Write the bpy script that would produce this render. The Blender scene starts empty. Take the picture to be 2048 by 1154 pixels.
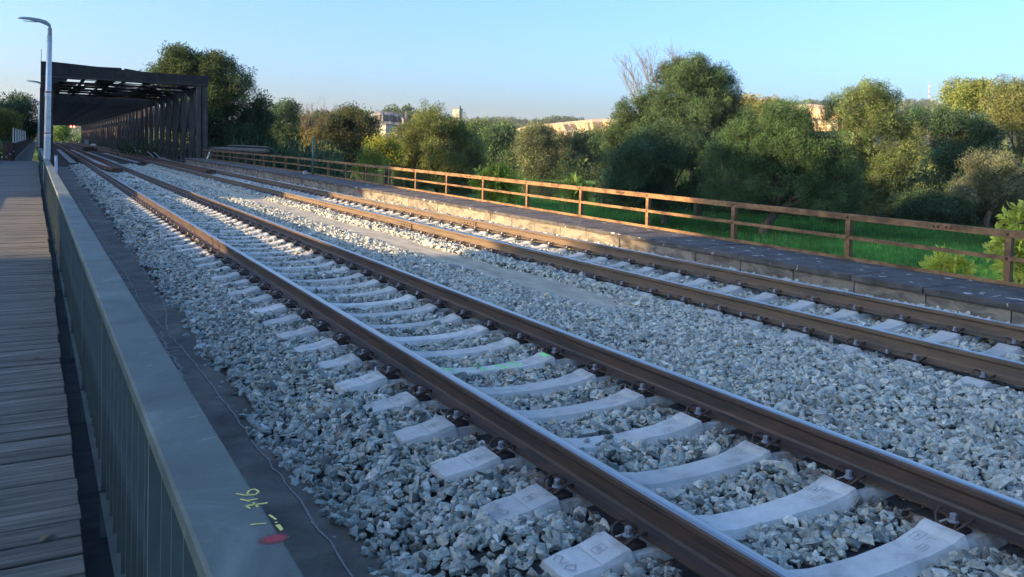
import bpy, bmesh, math, random
import numpy as np
from mathutils import Vector, Matrix, Euler
R = math.radians
rng = np.random.default_rng(7)
random.seed(7)
S = bpy.context.scene
COL = S.collection

# ------------------------------------------------------------------ camera
CAMZ = 1.7657
FPX, CX, CY = 1659.43, 1024.0, 350.0
RR = np.array([[0.87049106, -0.49154330, 0.02510967],
               [0.00571544, -0.04091804, -0.99914616],
               [0.49215104, 0.86989131, -0.03280940]])
cd = bpy.data.cameras.new('camera'); cam = bpy.data.objects.new('camera', cd); COL.objects.link(cam)
m = Matrix.Identity(4)
for i in range(3):
    m[i][0] = RR[0][i]; m[i][1] = -RR[1][i]; m[i][2] = -RR[2][i]
m[2][3] = CAMZ
cam.matrix_world = m
cd.sensor_width = 36.0; cd.lens = FPX/2048*36; cd.shift_y = -(577-CY)/2048
cd.clip_start = 0.05; cd.clip_end = 20000
S.camera = cam

# ------------------------------------------------------------------ light
SUN_EL = R(12.0)
TRAVEL = Vector((1, -0.15, 0)).normalized()           # the way the sunlight runs over the ground
w = bpy.data.worlds.new('World'); S.world = w; w.use_nodes = True
nt = w.node_tree; bg = nt.nodes['Background']
sky = nt.nodes.new('ShaderNodeTexSky'); sky.sky_type = 'NISHITA'; sky.sun_disc = False
sky.sun_elevation = SUN_EL
sky.sun_rotation = math.atan2(-TRAVEL.x, -TRAVEL.y)   # direction towards the sun
sky.altitude = 250; sky.air_density = 0.85; sky.dust_density = 3.8; sky.ozone_density = 4.8
nt.links.new(sky.outputs[0], bg.inputs[0]); bg.inputs[1].default_value = 0.15
sl = bpy.data.lights.new('sun', 'SUN'); sun = bpy.data.objects.new('sun', sl); COL.objects.link(sun)
sl.energy = 5.0; sl.angle = R(0.5); sl.color = (1.0, 0.68, 0.36)
d = Vector((TRAVEL.x*math.cos(SUN_EL), TRAVEL.y*math.cos(SUN_EL), -math.sin(SUN_EL)))
sun.rotation_euler = d.to_track_quat('-Z', 'Y').to_euler()
vs = S.view_settings
vs.view_transform = 'Standard'; vs.look = 'None'; vs.exposure = 1.78; vs.gamma = 1.0; vs.use_curve_mapping = False

# ------------------------------------------------------------------ pixel to place
def pray(u, v):
    return RR.T @ np.array([(u-CX)/FPX, (v-CY)/FPX, 1.0])
def atD(u, v, D):
    """the point in the direction of pixel (u, v) at horizontal distance D metres"""
    r = pray(u, v); r = r/np.hypot(r[0], r[1])
    return np.array([0, 0, CAMZ]) + r*D
def onz(u, v, z):
    r = pray(u, v); return np.array([0, 0, CAMZ]) + r*(z-CAMZ)/r[2]

# ------------------------------------------------------------------ materials
MATS = {}
def nodes(name):
    mt = bpy.data.materials.new(name); mt.use_nodes = True
    return mt, mt.node_tree.nodes, mt.node_tree.links, mt.node_tree.nodes['Principled BSDF']
def ramp(N, stops):
    r = N.new('ShaderNodeValToRGB'); e = r.color_ramp.elements
    while len(e) < len(stops): e.new(0.5)
    for k, (p, c) in enumerate(stops):
        e[k].position = p; e[k].color = (*c, 1) if len(c) == 3 else c
    return r
def mat(name, cols, scale=8.0, rough=0.85, metal=0.0, bump=0.0, bscale=None, detail=8, stretch=None, coord='Object', rnd=0.0, dist=0.0, spec=0.3):
    """noise-mottled surface: cols = colour stops, stretch = xyz scaling of the noise"""
    mt, N, L, b = nodes(name)
    tc = N.new('ShaderNodeTexCoord'); mp = N.new('ShaderNodeMapping')
    if stretch: mp.inputs['Scale'].default_value = stretch
    L.new(tc.outputs[coord], mp.inputs[0])
    vec = mp.outputs[0]
    if rnd:
        oi = N.new('ShaderNodeObjectInfo'); mu = N.new('ShaderNodeVectorMath'); mu.operation = 'SCALE'
        mu.inputs[0].default_value = (37.1, 91.7, 13.3); L.new(oi.outputs['Random'], mu.inputs['Scale'])
        ad = N.new('ShaderNodeVectorMath'); L.new(vec, ad.inputs[0]); L.new(mu.outputs[0], ad.inputs[1]); vec = ad.outputs[0]
    n = N.new('ShaderNodeTexNoise'); n.inputs['Scale'].default_value = scale; n.inputs['Detail'].default_value = detail
    n.inputs['Roughness'].default_value = 0.65; n.inputs['Distortion'].default_value = dist
    L.new(vec, n.inputs['Vector'])
    k = len(cols)
    r = ramp(N, [(0.3+0.4*i/max(1, k-1), c) for i, c in enumerate(cols)])
    L.new(n.outputs['Fac'], r.inputs[0])
    out = r.outputs[0]
    if rnd:
        hs = N.new('ShaderNodeHueSaturation')
        mr = N.new('ShaderNodeMapRange'); mr.inputs['To Min'].default_value = 1-rnd; mr.inputs['To Max'].default_value = 1+rnd
        L.new(oi.outputs['Random'], mr.inputs['Value']); L.new(mr.outputs[0], hs.inputs['Value']); L.new(out, hs.inputs['Color']); out = hs.outputs[0]
    L.new(out, b.inputs['Base Color'])
    b.inputs['Roughness'].default_value = rough; b.inputs['Metallic'].default_value = metal
    b.inputs['Specular IOR Level'].default_value = spec
    if bump:
        n2 = N.new('ShaderNodeTexNoise'); n2.inputs['Scale'].default_value = bscale or scale*6; n2.inputs['Detail'].default_value = 6
        L.new(vec, n2.inputs['Vector'])
        bp = N.new('ShaderNodeBump'); bp.inputs['Strength'].default_value = bump; bp.inputs['Distance'].default_value = 0.01
        L.new(n2.outputs['Fac'], bp.inputs['Height']); L.new(bp.outputs[0], b.inputs['Normal'])
    MATS[name] = mt
    return mt
def plain(name, c, rough=0.6, metal=0.0, emit=0):
    mt, N, L, b = nodes(name)
    b.inputs['Base Color'].default_value = (*c, 1); b.inputs['Roughness'].default_value = rough; b.inputs['Metallic'].default_value = metal
    if emit:
        b.inputs['Emission Color'].default_value = (*c, 1); b.inputs['Emission Strength'].default_value = emit
    MATS[name] = mt; return mt

sleeper_mats = True
mat('rail_side', [(.026,.024,.023), (.044,.035,.030), (.080,.050,.035), (.034,.029,.026)], 5, .55, stretch=(1, .25, 3), bump=.2, bscale=50, spec=.4)
mat('rail_side_b', [(.065,.056,.047), (.095,.075,.056), (.14,.10,.065), (.08,.066,.052)], 6, .7, stretch=(1, .25, 3), bump=.2, bscale=50)
mat('rail_top', [(.22,.215,.21), (.40,.40,.39), (.56,.56,.55)], 5, .28, metal=.85, stretch=(30, .25, 1))
mat('clip', [(.035,.024,.018), (.08,.05,.036)], 20, .6, spec=.4)
mat('bolt', [(.22,.23,.25), (.36,.37,.39)], 30, .5, metal=.5)
mat('ballast_base', [(.03,.03,.03), (.07,.07,.068)], 40, 1.0, bump=.6, bscale=60)  # bed darkened to stand in for shade in the gaps between stones
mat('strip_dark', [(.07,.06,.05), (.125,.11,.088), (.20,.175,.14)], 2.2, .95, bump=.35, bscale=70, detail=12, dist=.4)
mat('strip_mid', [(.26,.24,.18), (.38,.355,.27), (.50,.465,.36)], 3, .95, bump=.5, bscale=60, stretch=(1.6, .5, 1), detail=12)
mat('crack', [(.17,.16,.145), (.30,.285,.26)], 25, .95)
mat('paint_grey', [(.08,.104,.094), (.108,.136,.122), (.14,.17,.152)], 3, .55, bump=.08, bscale=60, detail=12, spec=.4)
mat('paint_grey_top', [(.042,.055,.047), (.076,.098,.085), (.10,.126,.108), (.155,.182,.16)], 1.8, .6, bump=.15, bscale=80, detail=15, spec=.4, dist=1.2)
mat('plank', [(.06,.06,.052), (.14,.138,.118), (.24,.23,.20)], 5, .85, bump=.6, bscale=30, stretch=(.35, 6, 6), rnd=.17, detail=12)
mat('rust', [(.055,.034,.022), (.12,.070,.036), (.25,.145,.068), (.085,.05,.03)], 4, .8, bump=.3, bscale=40, stretch=(1, .5, 1), detail=12)
mat('rust_dark', [(.05,.028,.02), (.10,.05,.032), (.15,.08,.05)], 5, .85, bump=.3, bscale=40)
mat('parapet', [(.06,.056,.05), (.13,.118,.10), (.24,.215,.17), (.16,.142,.115)], 2.6, .95, bump=.4, bscale=45, detail=12, rnd=.15, dist=.5)
mat('galv', [(.40,.42,.43), (.52,.54,.55), (.60,.61,.61)], 5, .45, metal=.35, detail=10)
mat('lamp_grey', [(.25,.27,.28), (.32,.34,.35)], 6, .5)
mat('steel_dark', [(.022,.021,.020), (.040,.034,.030), (.075,.055,.042)], 1.2, .8, bump=.15, bscale=20, detail=10)
mat('steel_dark_b', [(.05,.05,.05), (.085,.075,.066), (.13,.095,.07)], 1.0, .8, detail=10)
mat('deck_wood', [(.03,.027,.025), (.07,.06,.052)], 2, .95, stretch=(1, 6, 1))
mat('pale_board', [(.30,.31,.32), (.42,.43,.43)], 2, .85, stretch=(3, .4, 1), rnd=.1)
mat('white_paint', [(.62,.62,.60), (.78,.78,.76)], 5, .6)
mat('red_paint', [(.42,.14,.12), (.5,.18,.16)], 8, .7)
mat('yellow_paint', [(.62,.55,.12), (.80,.72,.22)], 60, .7)
mat('green_paint', [(.22,.85,.22), (.35,1.0,.35)], 60, .7)
mat('pink_paint', [(.26,.06,.06), (.36,.09,.08)], 30, .85)
mat('green_steel', [(.05,.13,.11), (.09,.19,.16)], 5, .6)
mat('bark', [(.05,.038,.028), (.11,.085,.062), (.16,.125,.09)], 6, .95, stretch=(1, 1, .3), bump=.5, bscale=20)
mat('twig', [(.13,.10,.06), (.21,.165,.095)], 6, .9)
mat('black_rubber', [(.008,.008,.009), (.02,.02,.02)], 10, .6)
mat('pipe_grey', [(.06,.06,.058), (.11,.105,.10)], 3, .6)
mat('plaster', [(.40,.38,.30), (.47,.45,.36)], .3, .9)
mat('plaster_grey', [(.16,.16,.155), (.22,.215,.205)], .2, .9)
mat('roof_dark', [(.06,.05,.05), (.10,.08,.07)], 1, .9)
mat('window_dark', [(.03,.035,.04), (.05,.055,.06)], 1, .25)
mat('quarry', [(.42,.29,.14), (.50,.36,.19), (.58,.43,.24), (.47,.33,.17)], .02, .95, stretch=(1, 1, 3), detail=14)
mat('rock_grey', [(.11,.11,.10), (.16,.155,.14), (.21,.20,.18)], .08, .95, detail=14)
mat('hill_ground', [(.02,.035,.014), (.04,.065,.025), (.08,.09,.04)], .02, 1.0)
plain('red_light', (1.0, .05, .03), emit=12)
plain('scuff', (.34,.37,.36))
plain('sticker', (.35,.14,.12))

def sleeper_material(name, k):
    mt, N, L, b = nodes(name)
    tc = N.new('ShaderNodeTexCoord'); oi = N.new('ShaderNodeObjectInfo')
    mu = N.new('ShaderNodeVectorMath'); mu.operation = 'SCALE'; mu.inputs[0].default_value = (37,91,13); L.new(oi.outputs['Random'], mu.inputs['Scale'])
    ad = N.new('ShaderNodeVectorMath'); L.new(tc.outputs['Object'], ad.inputs[0]); L.new(mu.outputs[0], ad.inputs[1])
    n = N.new('ShaderNodeTexNoise'); n.inputs['Scale'].default_value = 4.5; n.inputs['Detail'].default_value = 12; n.inputs['Roughness'].default_value = .7; L.new(ad.outputs[0], n.inputs['Vector'])
    r = ramp(N, [(.30, (.34*k,.35*k,.32*k)), (.45, (.50*k,.51*k,.47*k)), (.6, (.58*k,.59*k,.54*k)), (.75, (.64*k,.64*k,.59*k))]); L.new(n.outputs['Fac'], r.inputs[0])
    # rust washed down from the rails and their fastenings
    sx = N.new('ShaderNodeSeparateXYZ'); L.new(tc.outputs['Object'], sx.inputs[0])
    a1 = N.new('ShaderNodeMath'); a1.operation = 'ABSOLUTE'; L.new(sx.outputs['X'], a1.inputs[0])
    a2 = N.new('ShaderNodeMath'); a2.operation = 'SUBTRACT'; a2.inputs[1].default_value = .7535; L.new(a1.outputs[0], a2.inputs[0])
    a3 = N.new('ShaderNodeMath'); a3.operation = 'ABSOLUTE'; L.new(a2.outputs[0], a3.inputs[0])
    mr = N.new('ShaderNodeMapRange'); mr.inputs['From Min'].default_value = .14; mr.inputs['From Max'].default_value = .34; mr.inputs['To Min'].default_value = .75; mr.inputs['To Max'].default_value = 0; L.new(a3.outputs[0], mr.inputs['Value'])
    n2 = N.new('ShaderNodeTexNoise'); n2.inputs['Scale'].default_value = 11; n2.inputs['Detail'].default_value = 8; L.new(ad.outputs[0], n2.inputs['Vector'])
    r2 = ramp(N, [(.38, (0,0,0)), (.68, (1,1,1))]); L.new(n2.outputs['Fac'], r2.inputs[0])
    m1 = N.new('ShaderNodeMath'); m1.operation = 'MULTIPLY'; L.new(mr.outputs[0], m1.inputs[0]); L.new(r2.outputs[0], m1.inputs[1])
    mx = N.new('ShaderNodeMix'); mx.data_type = 'RGBA'; mx.inputs['B'].default_value = (.24,.17,.11,1)
    L.new(m1.outputs[0], mx.inputs['Factor']); L.new(r.outputs[0], mx.inputs['A'])
    hs = N.new('ShaderNodeHueSaturation'); m2 = N.new('ShaderNodeMapRange'); m2.inputs['To Min'].default_value = .82; m2.inputs['To Max'].default_value = 1.08
    L.new(oi.outputs['Random'], m2.inputs['Value']); L.new(m2.outputs[0], hs.inputs['Value']); L.new(mx.outputs['Result'], hs.inputs['Color'])
    L.new(hs.outputs[0], b.inputs['Base Color']); b.inputs['Roughness'].default_value = .9; b.inputs['Specular IOR Level'].default_value = .2
    n3 = N.new('ShaderNodeTexNoise'); n3.inputs['Scale'].default_value = 45; n3.inputs['Detail'].default_value = 8; L.new(ad.outputs[0], n3.inputs['Vector'])
    bp = N.new('ShaderNodeBump'); bp.inputs['Strength'].default_value = .5; bp.inputs['Distance'].default_value = .008; L.new(n3.outputs['Fac'], bp.inputs['Height']); L.new(bp.outputs[0], b.inputs['Normal'])
    MATS[name] = mt
sleeper_material('concrete', 1.02); sleeper_material('concrete_b', .9)
def grass_material():
    mt, N, L, b = nodes('meadow')
    tc = N.new('ShaderNodeTexCoord')
    n1 = N.new('ShaderNodeTexNoise'); n1.inputs['Scale'].default_value = .05; n1.inputs['Detail'].default_value = 10; L.new(tc.outputs['Object'], n1.inputs['Vector'])
    n2 = N.new('ShaderNodeTexNoise'); n2.inputs['Scale'].default_value = 1.6; n2.inputs['Detail'].default_value = 10; L.new(tc.outputs['Object'], n2.inputs['Vector'])
    r1 = ramp(N, [(.3, (.035,.12,.024)), (.5, (.06,.18,.034)), (.7, (.13,.22,.055))]); L.new(n1.outputs['Fac'], r1.inputs[0])
    r2 = ramp(N, [(.3, (.45,.45,.45)), (.7, (1.25,1.25,1.25))]); L.new(n2.outputs['Fac'], r2.inputs[0])
    mx = N.new('ShaderNodeMix'); mx.data_type = 'RGBA'; mx.blend_type = 'MULTIPLY'; mx.inputs['Factor'].default_value = 1
    L.new(r1.outputs[0], mx.inputs['A']); L.new(r2.outputs[0], mx.inputs['B']); L.new(mx.outputs['Result'], b.inputs['Base Color'])
    b.inputs['Roughness'].default_value = 1; b.inputs['Specular IOR Level'].default_value = .1
    bp = N.new('ShaderNodeBump'); bp.inputs['Strength'].default_value = .8; bp.inputs['Distance'].default_value = .2
    L.new(n2.outputs['Fac'], bp.inputs['Height']); L.new(bp.outputs[0], b.inputs['Normal'])
    MATS['meadow'] = mt
grass_material()

def water_material():
    mt, N, L, b = nodes('water')
    b.inputs['Base Color'].default_value = (.012,.02,.016,1); b.inputs['Roughness'].default_value = .06
    b.inputs['IOR'].default_value = 1.33
    tc = N.new('ShaderNodeTexCoord'); n = N.new('ShaderNodeTexNoise'); n.inputs['Scale'].default_value = .9; n.inputs['Detail'].default_value = 4
    L.new(tc.outputs['Object'], n.inputs['Vector'])
    bp = N.new('ShaderNodeBump'); bp.inputs['Strength'].default_value = .12; bp.inputs['Distance'].default_value = .2
    L.new(n.outputs['Fac'], bp.inputs['Height']); L.new(bp.outputs[0], b.inputs['Normal'])
    MATS['water'] = mt
water_material()

def stone_material():
    mt, N, L, b = nodes('stone')
    oi = N.new('ShaderNodeObjectInfo')
    r = ramp(N, [(0, (.07,.085,.075)), (.13, (.17,.195,.17)), (.30, (.33,.36,.315)), (.48, (.44,.47,.405)), (.60, (.23,.26,.225)), (.74, (.52,.54,.465)), (.84, (.29,.32,.28)), (.91, (.44,.385,.28)), (.96, (.66,.67,.59)), (1, (.19,.145,.11))])
    L.new(oi.outputs['Random'], r.inputs[0])
    at = N.new('ShaderNodeAttribute'); at.attribute_type = 'INSTANCER'; at.attribute_name = 'tint'
    mx = N.new('ShaderNodeMix'); mx.data_type = 'RGBA'; mx.inputs['B'].default_value = (.56,.58,.51,1)
    cl = N.new('ShaderNodeClamp'); L.new(at.outputs['Fac'], cl.inputs['Value']); L.new(cl.outputs[0], mx.inputs['Factor'])
    ng = N.new('ShaderNodeMath'); ng.operation = 'MULTIPLY'; ng.inputs[1].default_value = -1.3; ng.use_clamp = True; L.new(at.outputs['Fac'], ng.inputs[0])
    mb = N.new('ShaderNodeMix'); mb.data_type = 'RGBA'; mb.inputs['B'].default_value = (.13,.095,.07,1); L.new(ng.outputs[0], mb.inputs['Factor']); L.new(r.outputs[0], mb.inputs['A'])
    L.new(mb.outputs['Result'], mx.inputs['A'])
    tc = N.new('ShaderNodeTexCoord'); n = N.new('ShaderNodeTexNoise'); n.inputs['Scale'].default_value = 2.2; n.inputs['Detail'].default_value = 8
    L.new(tc.outputs['Object'], n.inputs['Vector'])
    r2 = ramp(N, [(.25, (.6,.6,.6)), (.75, (1.35,1.35,1.35))]); L.new(n.outputs['Fac'], r2.inputs[0])
    m2 = N.new('ShaderNodeMix'); m2.data_type = 'RGBA'; m2.blend_type = 'MULTIPLY'; m2.inputs['Factor'].default_value = 1
    L.new(mx.outputs['Result'], m2.inputs['A']); L.new(r2.outputs[0], m2.inputs['B'])
    L.new(m2.outputs['Result'], b.inputs['Base Color']); b.inputs['Roughness'].default_value = .85; b.inputs['Specular IOR Level'].default_value = .25
    MATS['stone'] = mt
stone_material()

def leaf_material():
    mt, N, L, b = nodes('leaf')
    at = N.new('ShaderNodeAttribute'); at.attribute_type = 'INSTANCER'; at.attribute_name = 'col'
    oi = N.new('ShaderNodeObjectInfo')
    hs = N.new('ShaderNodeHueSaturation')
    mr = N.new('ShaderNodeMapRange'); mr.inputs['To Min'].default_value = .72; mr.inputs['To Max'].default_value = 1.35
    L.new(oi.outputs['Random'], mr.inputs['Value']); L.new(mr.outputs[0], hs.inputs['Value']); L.new(at.outputs['Color'], hs.inputs['Color'])
    L.new(hs.outputs[0], b.inputs['Base Color']); b.inputs['Roughness'].default_value = .7; b.inputs['Specular IOR Level'].default_value = .2
    tr = N.new('ShaderNodeBsdfTranslucent'); L.new(hs.outputs[0], tr.inputs['Color'])
    ms = N.new('ShaderNodeMixShader'); ms.inputs[0].default_value = .3
    L.new(b.outputs[0], ms.inputs[1]); L.new(tr.outputs[0], ms.inputs[2])
    L.new(ms.outputs[0], N['Material Output'].inputs['Surface'])
    MATS['leaf'] = mt
leaf_material()

# ------------------------------------------------------------------ mesh helpers
class MB:
    def __init__(s): s.v = []; s.f = []; s.mi = []
    def box(s, x0, x1, y0, y1, z0, z1, mi=0):
        o = len(s.v)
        s.v += [(x0,y0,z0),(x1,y0,z0),(x1,y1,z0),(x0,y1,z0),(x0,y0,z1),(x1,y0,z1),(x1,y1,z1),(x0,y1,z1)]
        s.f += [(o,o+3,o+2,o+1),(o+4,o+5,o+6,o+7),(o,o+1,o+5,o+4),(o+1,o+2,o+6,o+5),(o+2,o+3,o+7,o+6),(o+3,o,o+4,o+7)]
        s.mi += [mi]*6; return s
    def bar(s, a, b, w, h, up=(0,0,1), mi=0):
        """a box beam from a to b, w across, h along up"""
        a = Vector(a); b = Vector(b); t = (b-a).normalized(); u = Vector(up)
        n = t.cross(u)
        if n.length < 1e-5: n = t.cross(Vector((1,0,0)))
        n.normalize(); u = n.cross(t).normalized()
        o = len(s.v)
        for p in (a, b):
            for i, j in ((-1,-1),(1,-1),(1,1),(-1,1)):
                s.v.append(tuple(p + n*(i*w/2) + u*(j*h/2)))
        s.f += [(o,o+1,o+2,o+3),(o+7,o+6,o+5,o+4),(o,o+4,o+5,o+1),(o+1,o+5,o+6,o+2),(o+2,o+6,o+7,o+3),(o+3,o+7,o+4,o)]
        s.mi += [mi]*6; return s
    def tube(s, pts, rad, n=8, mi=0, cap=True):
        pts = [Vector(p) for p in pts]; k = len(pts)
        if not hasattr(rad, '__len__'): rad = [rad]*k
        o = len(s.v); prev = None
        for i, p in enumerate(pts):
            t = (pts[min(i+1,k-1)] - pts[max(i-1,0)]).normalized()
            if prev is None:
                a = t.cross(Vector((0,0,1)));
                if a.length < 1e-3: a = t.cross(Vector((1,0,0)))
            else: a = prev - t*prev.dot(t)
            a.normalize(); prev = a; b = t.cross(a)
            for j in range(n):
                an = 2*math.pi*j/n
                s.v.append(tuple(p + (a*math.cos(an) + b*math.sin(an))*rad[i]))
        for i in range(k-1):
            for j in range(n):
                s.f.append((o+i*n+j, o+i*n+(j+1)%n, o+(i+1)*n+(j+1)%n, o+(i+1)*n+j)); s.mi.append(mi)
        if cap:
            s.f.append(tuple(o+j for j in reversed(range(n)))); s.f.append(tuple(o+(k-1)*n+j for j in range(n))); s.mi += [mi]*2
        return s
    def extrude_y(s, prof, ys, mis=None):
        """closed xz profile swept along y"""
        n = len(prof); o = len(s.v)
        for y in ys: s.v += [(x, y, z) for x, z in prof]
        for i in range(len(ys)-1):
            for j in range(n):
                s.f.append((o+i*n+j, o+i*n+(j+1)%n, o+(i+1)*n+(j+1)%n, o+(i+1)*n+j)); s.mi.append(mis[j] if mis else 0)
        s.f.append(tuple(o+j for j in reversed(range(n)))); s.f.append(tuple(o+(len(ys)-1)*n+j for j in range(n))); s.mi += [0, 0]
        return s
    def quad(s, a, b, c, d, mi=0):
        o = len(s.v); s.v += [tuple(a), tuple(b), tuple(c), tuple(d)]; s.f.append((o,o+1,o+2,o+3)); s.mi.append(mi); return s
    def mesh(s, name, mats, smooth=False):
        me = bpy.data.meshes.new(name); me.from_pydata(s.v, [], s.f)
        for q in (mats if isinstance(mats, (list, tuple)) else [mats]): me.materials.append(MATS[q])
        if len(me.materials) > 1: me.polygons.foreach_set('material_index', s.mi)
        bm = bmesh.new(); bm.from_mesh(me); bmesh.ops.recalc_face_normals(bm, faces=bm.faces); bm.to_mesh(me); bm.free()
        if smooth: me.polygons.foreach_set('use_smooth', [True]*len(me.polygons))
        me.update(); return me
    def build(s, name, mats, parent=None, smooth=False):
        return put(name, s.mesh(name, mats, smooth), parent)
def put(name, me, parent=None, loc=None):
    o = bpy.data.objects.new(name, me); COL.objects.link(o)
    if parent is not None: o.parent = parent
    if loc is not None: o.location = loc
    return o
def tag(o, label, cat, group=None):
    o['label'] = label; o['category'] = cat
    if group: o['group'] = group
    return o
def structure(o): o['kind'] = 'structure'; return o
def stuff(o): o['kind'] = 'stuff'; return o
def empty(name, loc=(0,0,0), rz=0):
    o = bpy.data.objects.new(name, None); COL.objects.link(o); o.location = loc; o.rotation_euler = (0,0,rz); o.empty_display_size = .2
    return o
def bevel(me, wd, seg=1):
    bm = bmesh.new(); bm.from_mesh(me)
    ed = [e for e in bm.edges if len(e.link_faces) == 2 and e.calc_face_angle(0) > R(35)]
    bmesh.ops.bevel(bm, geom=ed, offset=wd, segments=seg, affect='EDGES', clamp_overlap=True)
    bm.to_mesh(me); bm.free(); return me
ORD = ['nearest','second','third','fourth','fifth','sixth','seventh','eighth','ninth','tenth','eleventh','twelfth','thirteenth','fourteenth','fifteenth','sixteenth','seventeenth','eighteenth','nineteenth','twentieth']

# scatter: one mesh of points, instances made by geometry nodes inside that same object
GROUPS = {}
def scatter_group(key, srcs):
    if key in GROUPS: return GROUPS[key]
    g = bpy.data.node_groups.new('scatter_'+key, 'GeometryNodeTree')
    g.interface.new_socket('Geometry', in_out='INPUT', socket_type='NodeSocketGeometry')
    g.interface.new_socket('Geometry', in_out='OUTPUT', socket_type='NodeSocketGeometry')
    N, L = g.nodes, g.links
    gi = N.new('NodeGroupInput'); go = N.new('NodeGroupOutput')
    jn = N.new('GeometryNodeJoinGeometry')
    for so in srcs:
        oi = N.new('GeometryNodeObjectInfo'); oi.inputs['Object'].default_value = so
        ti = N.new('GeometryNodeGeometryToInstance'); L.new(oi.outputs['Geometry'], ti.inputs[0]); L.new(ti.outputs[0], jn.inputs[0])
    ip = N.new('GeometryNodeInstanceOnPoints'); ip.inputs['Pick Instance'].default_value = True
    def attr(nm, ty):
        a = N.new('GeometryNodeInputNamedAttribute'); a.data_type = ty; a.inputs['Name'].default_value = nm
        return next(o for o in a.outputs if o.enabled and o.name == 'Attribute')
    er = N.new('FunctionNodeEulerToRotation'); L.new(attr('rot', 'FLOAT_VECTOR'), er.inputs[0])
    L.new(gi.outputs[0], ip.inputs['Points']); L.new(jn.outputs[0], ip.inputs['Instance'])
    L.new(attr('idx', 'INT'), ip.inputs['Instance Index']); L.new(er.outputs[0], ip.inputs['Rotation']); L.new(attr('scl', 'FLOAT_VECTOR'), ip.inputs['Scale'])
    L.new(ip.outputs[0], go.inputs[0])
    GROUPS[key] = g; return g
def scatter(name, key, srcs, P, rot, scl, parent=None, tint=None, col=None, origin=None):
    n = len(P)
    me = bpy.data.meshes.new(name); me.vertices.add(n)
    P = np.asarray(P, float)
    if origin is not None: P = P - np.asarray(origin)
    me.vertices.foreach_set('co', P.astype(np.float32).ravel())
    def at(nm, ty, arr, f):
        a = me.attributes.new(nm, ty, 'POINT'); a.data.foreach_set(f, np.ascontiguousarray(arr).ravel())
    at('rot', 'FLOAT_VECTOR', np.asarray(rot, np.float32), 'vector')
    scl = np.asarray(scl, np.float32)
    if scl.ndim == 1: scl = np.repeat(scl[:, None], 3, 1)
    at('scl', 'FLOAT_VECTOR', scl, 'vector')
    at('idx', 'INT', rng.integers(0, len(srcs), n).astype(np.int32), 'value')
    if tint is not None: at('tint', 'FLOAT', np.asarray(tint, np.float32), 'value')
    if col is not None: at('col', 'FLOAT_COLOR', np.asarray(col, np.float32), 'color')
    me.update()
    o = put(name, me, parent)
    md = o.modifiers.new('scatter', 'NODES'); md.node_group = scatter_group(key, srcs)
    return o
def source(name, me): return bpy.data.objects.new(name, me)      # never linked: only read by the scatter nodes

# ================================================================== THE SETTING
TA, TB = 3.2325, 7.5013                     # track centre lines
GA = [TA-.7535, TA+.7535]; GB = [TB-.7535, TB+.7535]
YA0, YB0, SP = 2.9698, 4.4836, 0.6          # first sleepers, spacing
DECK_END = 62.0

# ---- the ground: one sheet to the horizon, with river bed and hills
RIV = [(260,124,26),(160,142,28),(108,153,31),(90,190,31),(80,235,30),(55,300,32),(0,400,34),(-120,520,36)]
def river_d(x, y):
    best = np.full(np.shape(x), 1e9)
    for (x0,y0,w0),(x1,y1,w1) in zip(RIV[:-1], RIV[1:]):
        dx, dy = x1-x0, y1-y0
        t = np.clip(((x-x0)*dx+(y-y0)*dy)/(dx*dx+dy*dy), 0, 1)
        best = np.minimum(best, np.hypot(x-x0-t*dx, y-y0-t*dy) - (w0+t*(w1-w0)))
    return best
def az_of(u): r = pray(u, 290); return math.atan2(r[0], r[1])
def wav(x, y, k): return np.sin(x*k+1.3)*np.cos(y*k*1.17+.4)+.6*np.sin(x*k*2.3+y*k*1.9)+.35*np.sin(x*k*4.7-y*k*5.1+2)
# (centre pixel column, distance, half width in pixels, depth half size, crest pixel row)
HILLS = [(690,900,170,260,222),(800,930,110,220,218),(860,950,90,220,226),(600,1500,260,500,240),(1000,2100,200,500,241),(1120,1900,150,420,240),
         (1250,1800,140,420,243),(1350,2400,300,600,236),(1620,2700,170,600,204),(1830,2900,190,700,204),(2080,2800,260,700,208),(1450,2700,200,600,222),
         (230,2600,300,700,252),(-100,1500,260,400,240)]
def hill_h(x, y):
    D = np.hypot(x, y); az = np.arctan2(x, y); h = np.zeros(np.shape(x))
    for u, Dc, hw, dd, row in HILLS:
        a0 = az_of(u); top = atD(u, row, Dc)[2]+6.0
        sa = abs(az_of(u+hw)-az_of(u-hw))/2
        e = ((az-a0)/sa)**2*1.15 + ((D-Dc)/dd)**2*1.6
        h = np.maximum(h, (top-8)*np.clip(1.25*np.exp(-e*.9)-.25, 0, 1))
    return h
def ground_z(x, y):
    z = -6.0 + .12*wav(x, y, .09) + hill_h(x, y)
    r = river_d(x, y)
    z = np.where(r < 48, z - 1.25*(1-np.clip(r, 0, 48)/48), z)
    k = np.clip(r/4.0, -1, 1)
    return np.where(r < 4, -7.15 + (k-1)*1.1 + .05*wav(x, y, .2), z)
NA, NR = 540, 175
rad = np.concatenate([[0], np.geomspace(4, 6000, NR-1)]); ang = np.linspace(0, 2*math.pi, NA, endpoint=False)
RG, AG = np.meshgrid(rad, ang, indexing='ij'); gx = RG*np.sin(AG); gy = RG*np.cos(AG)
gz = ground_z(gx, gy)
idx = np.arange(NR*NA).reshape(NR, NA)
q = np.stack([idx[:-1,:], np.roll(idx, -1, 1)[:-1,:], np.roll(idx, -1, 1)[1:,:], idx[1:,:]], -1).reshape(-1, 4)
me = bpy.data.meshes.new('ground'); me.from_pydata(np.stack([gx,gy,gz],-1).reshape(-1,3).tolist(), [], q[:, ::-1].tolist()); me.materials.append(MATS['meadow'])
me.polygons.foreach_set('use_smooth', [True]*len(me.polygons))
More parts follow.
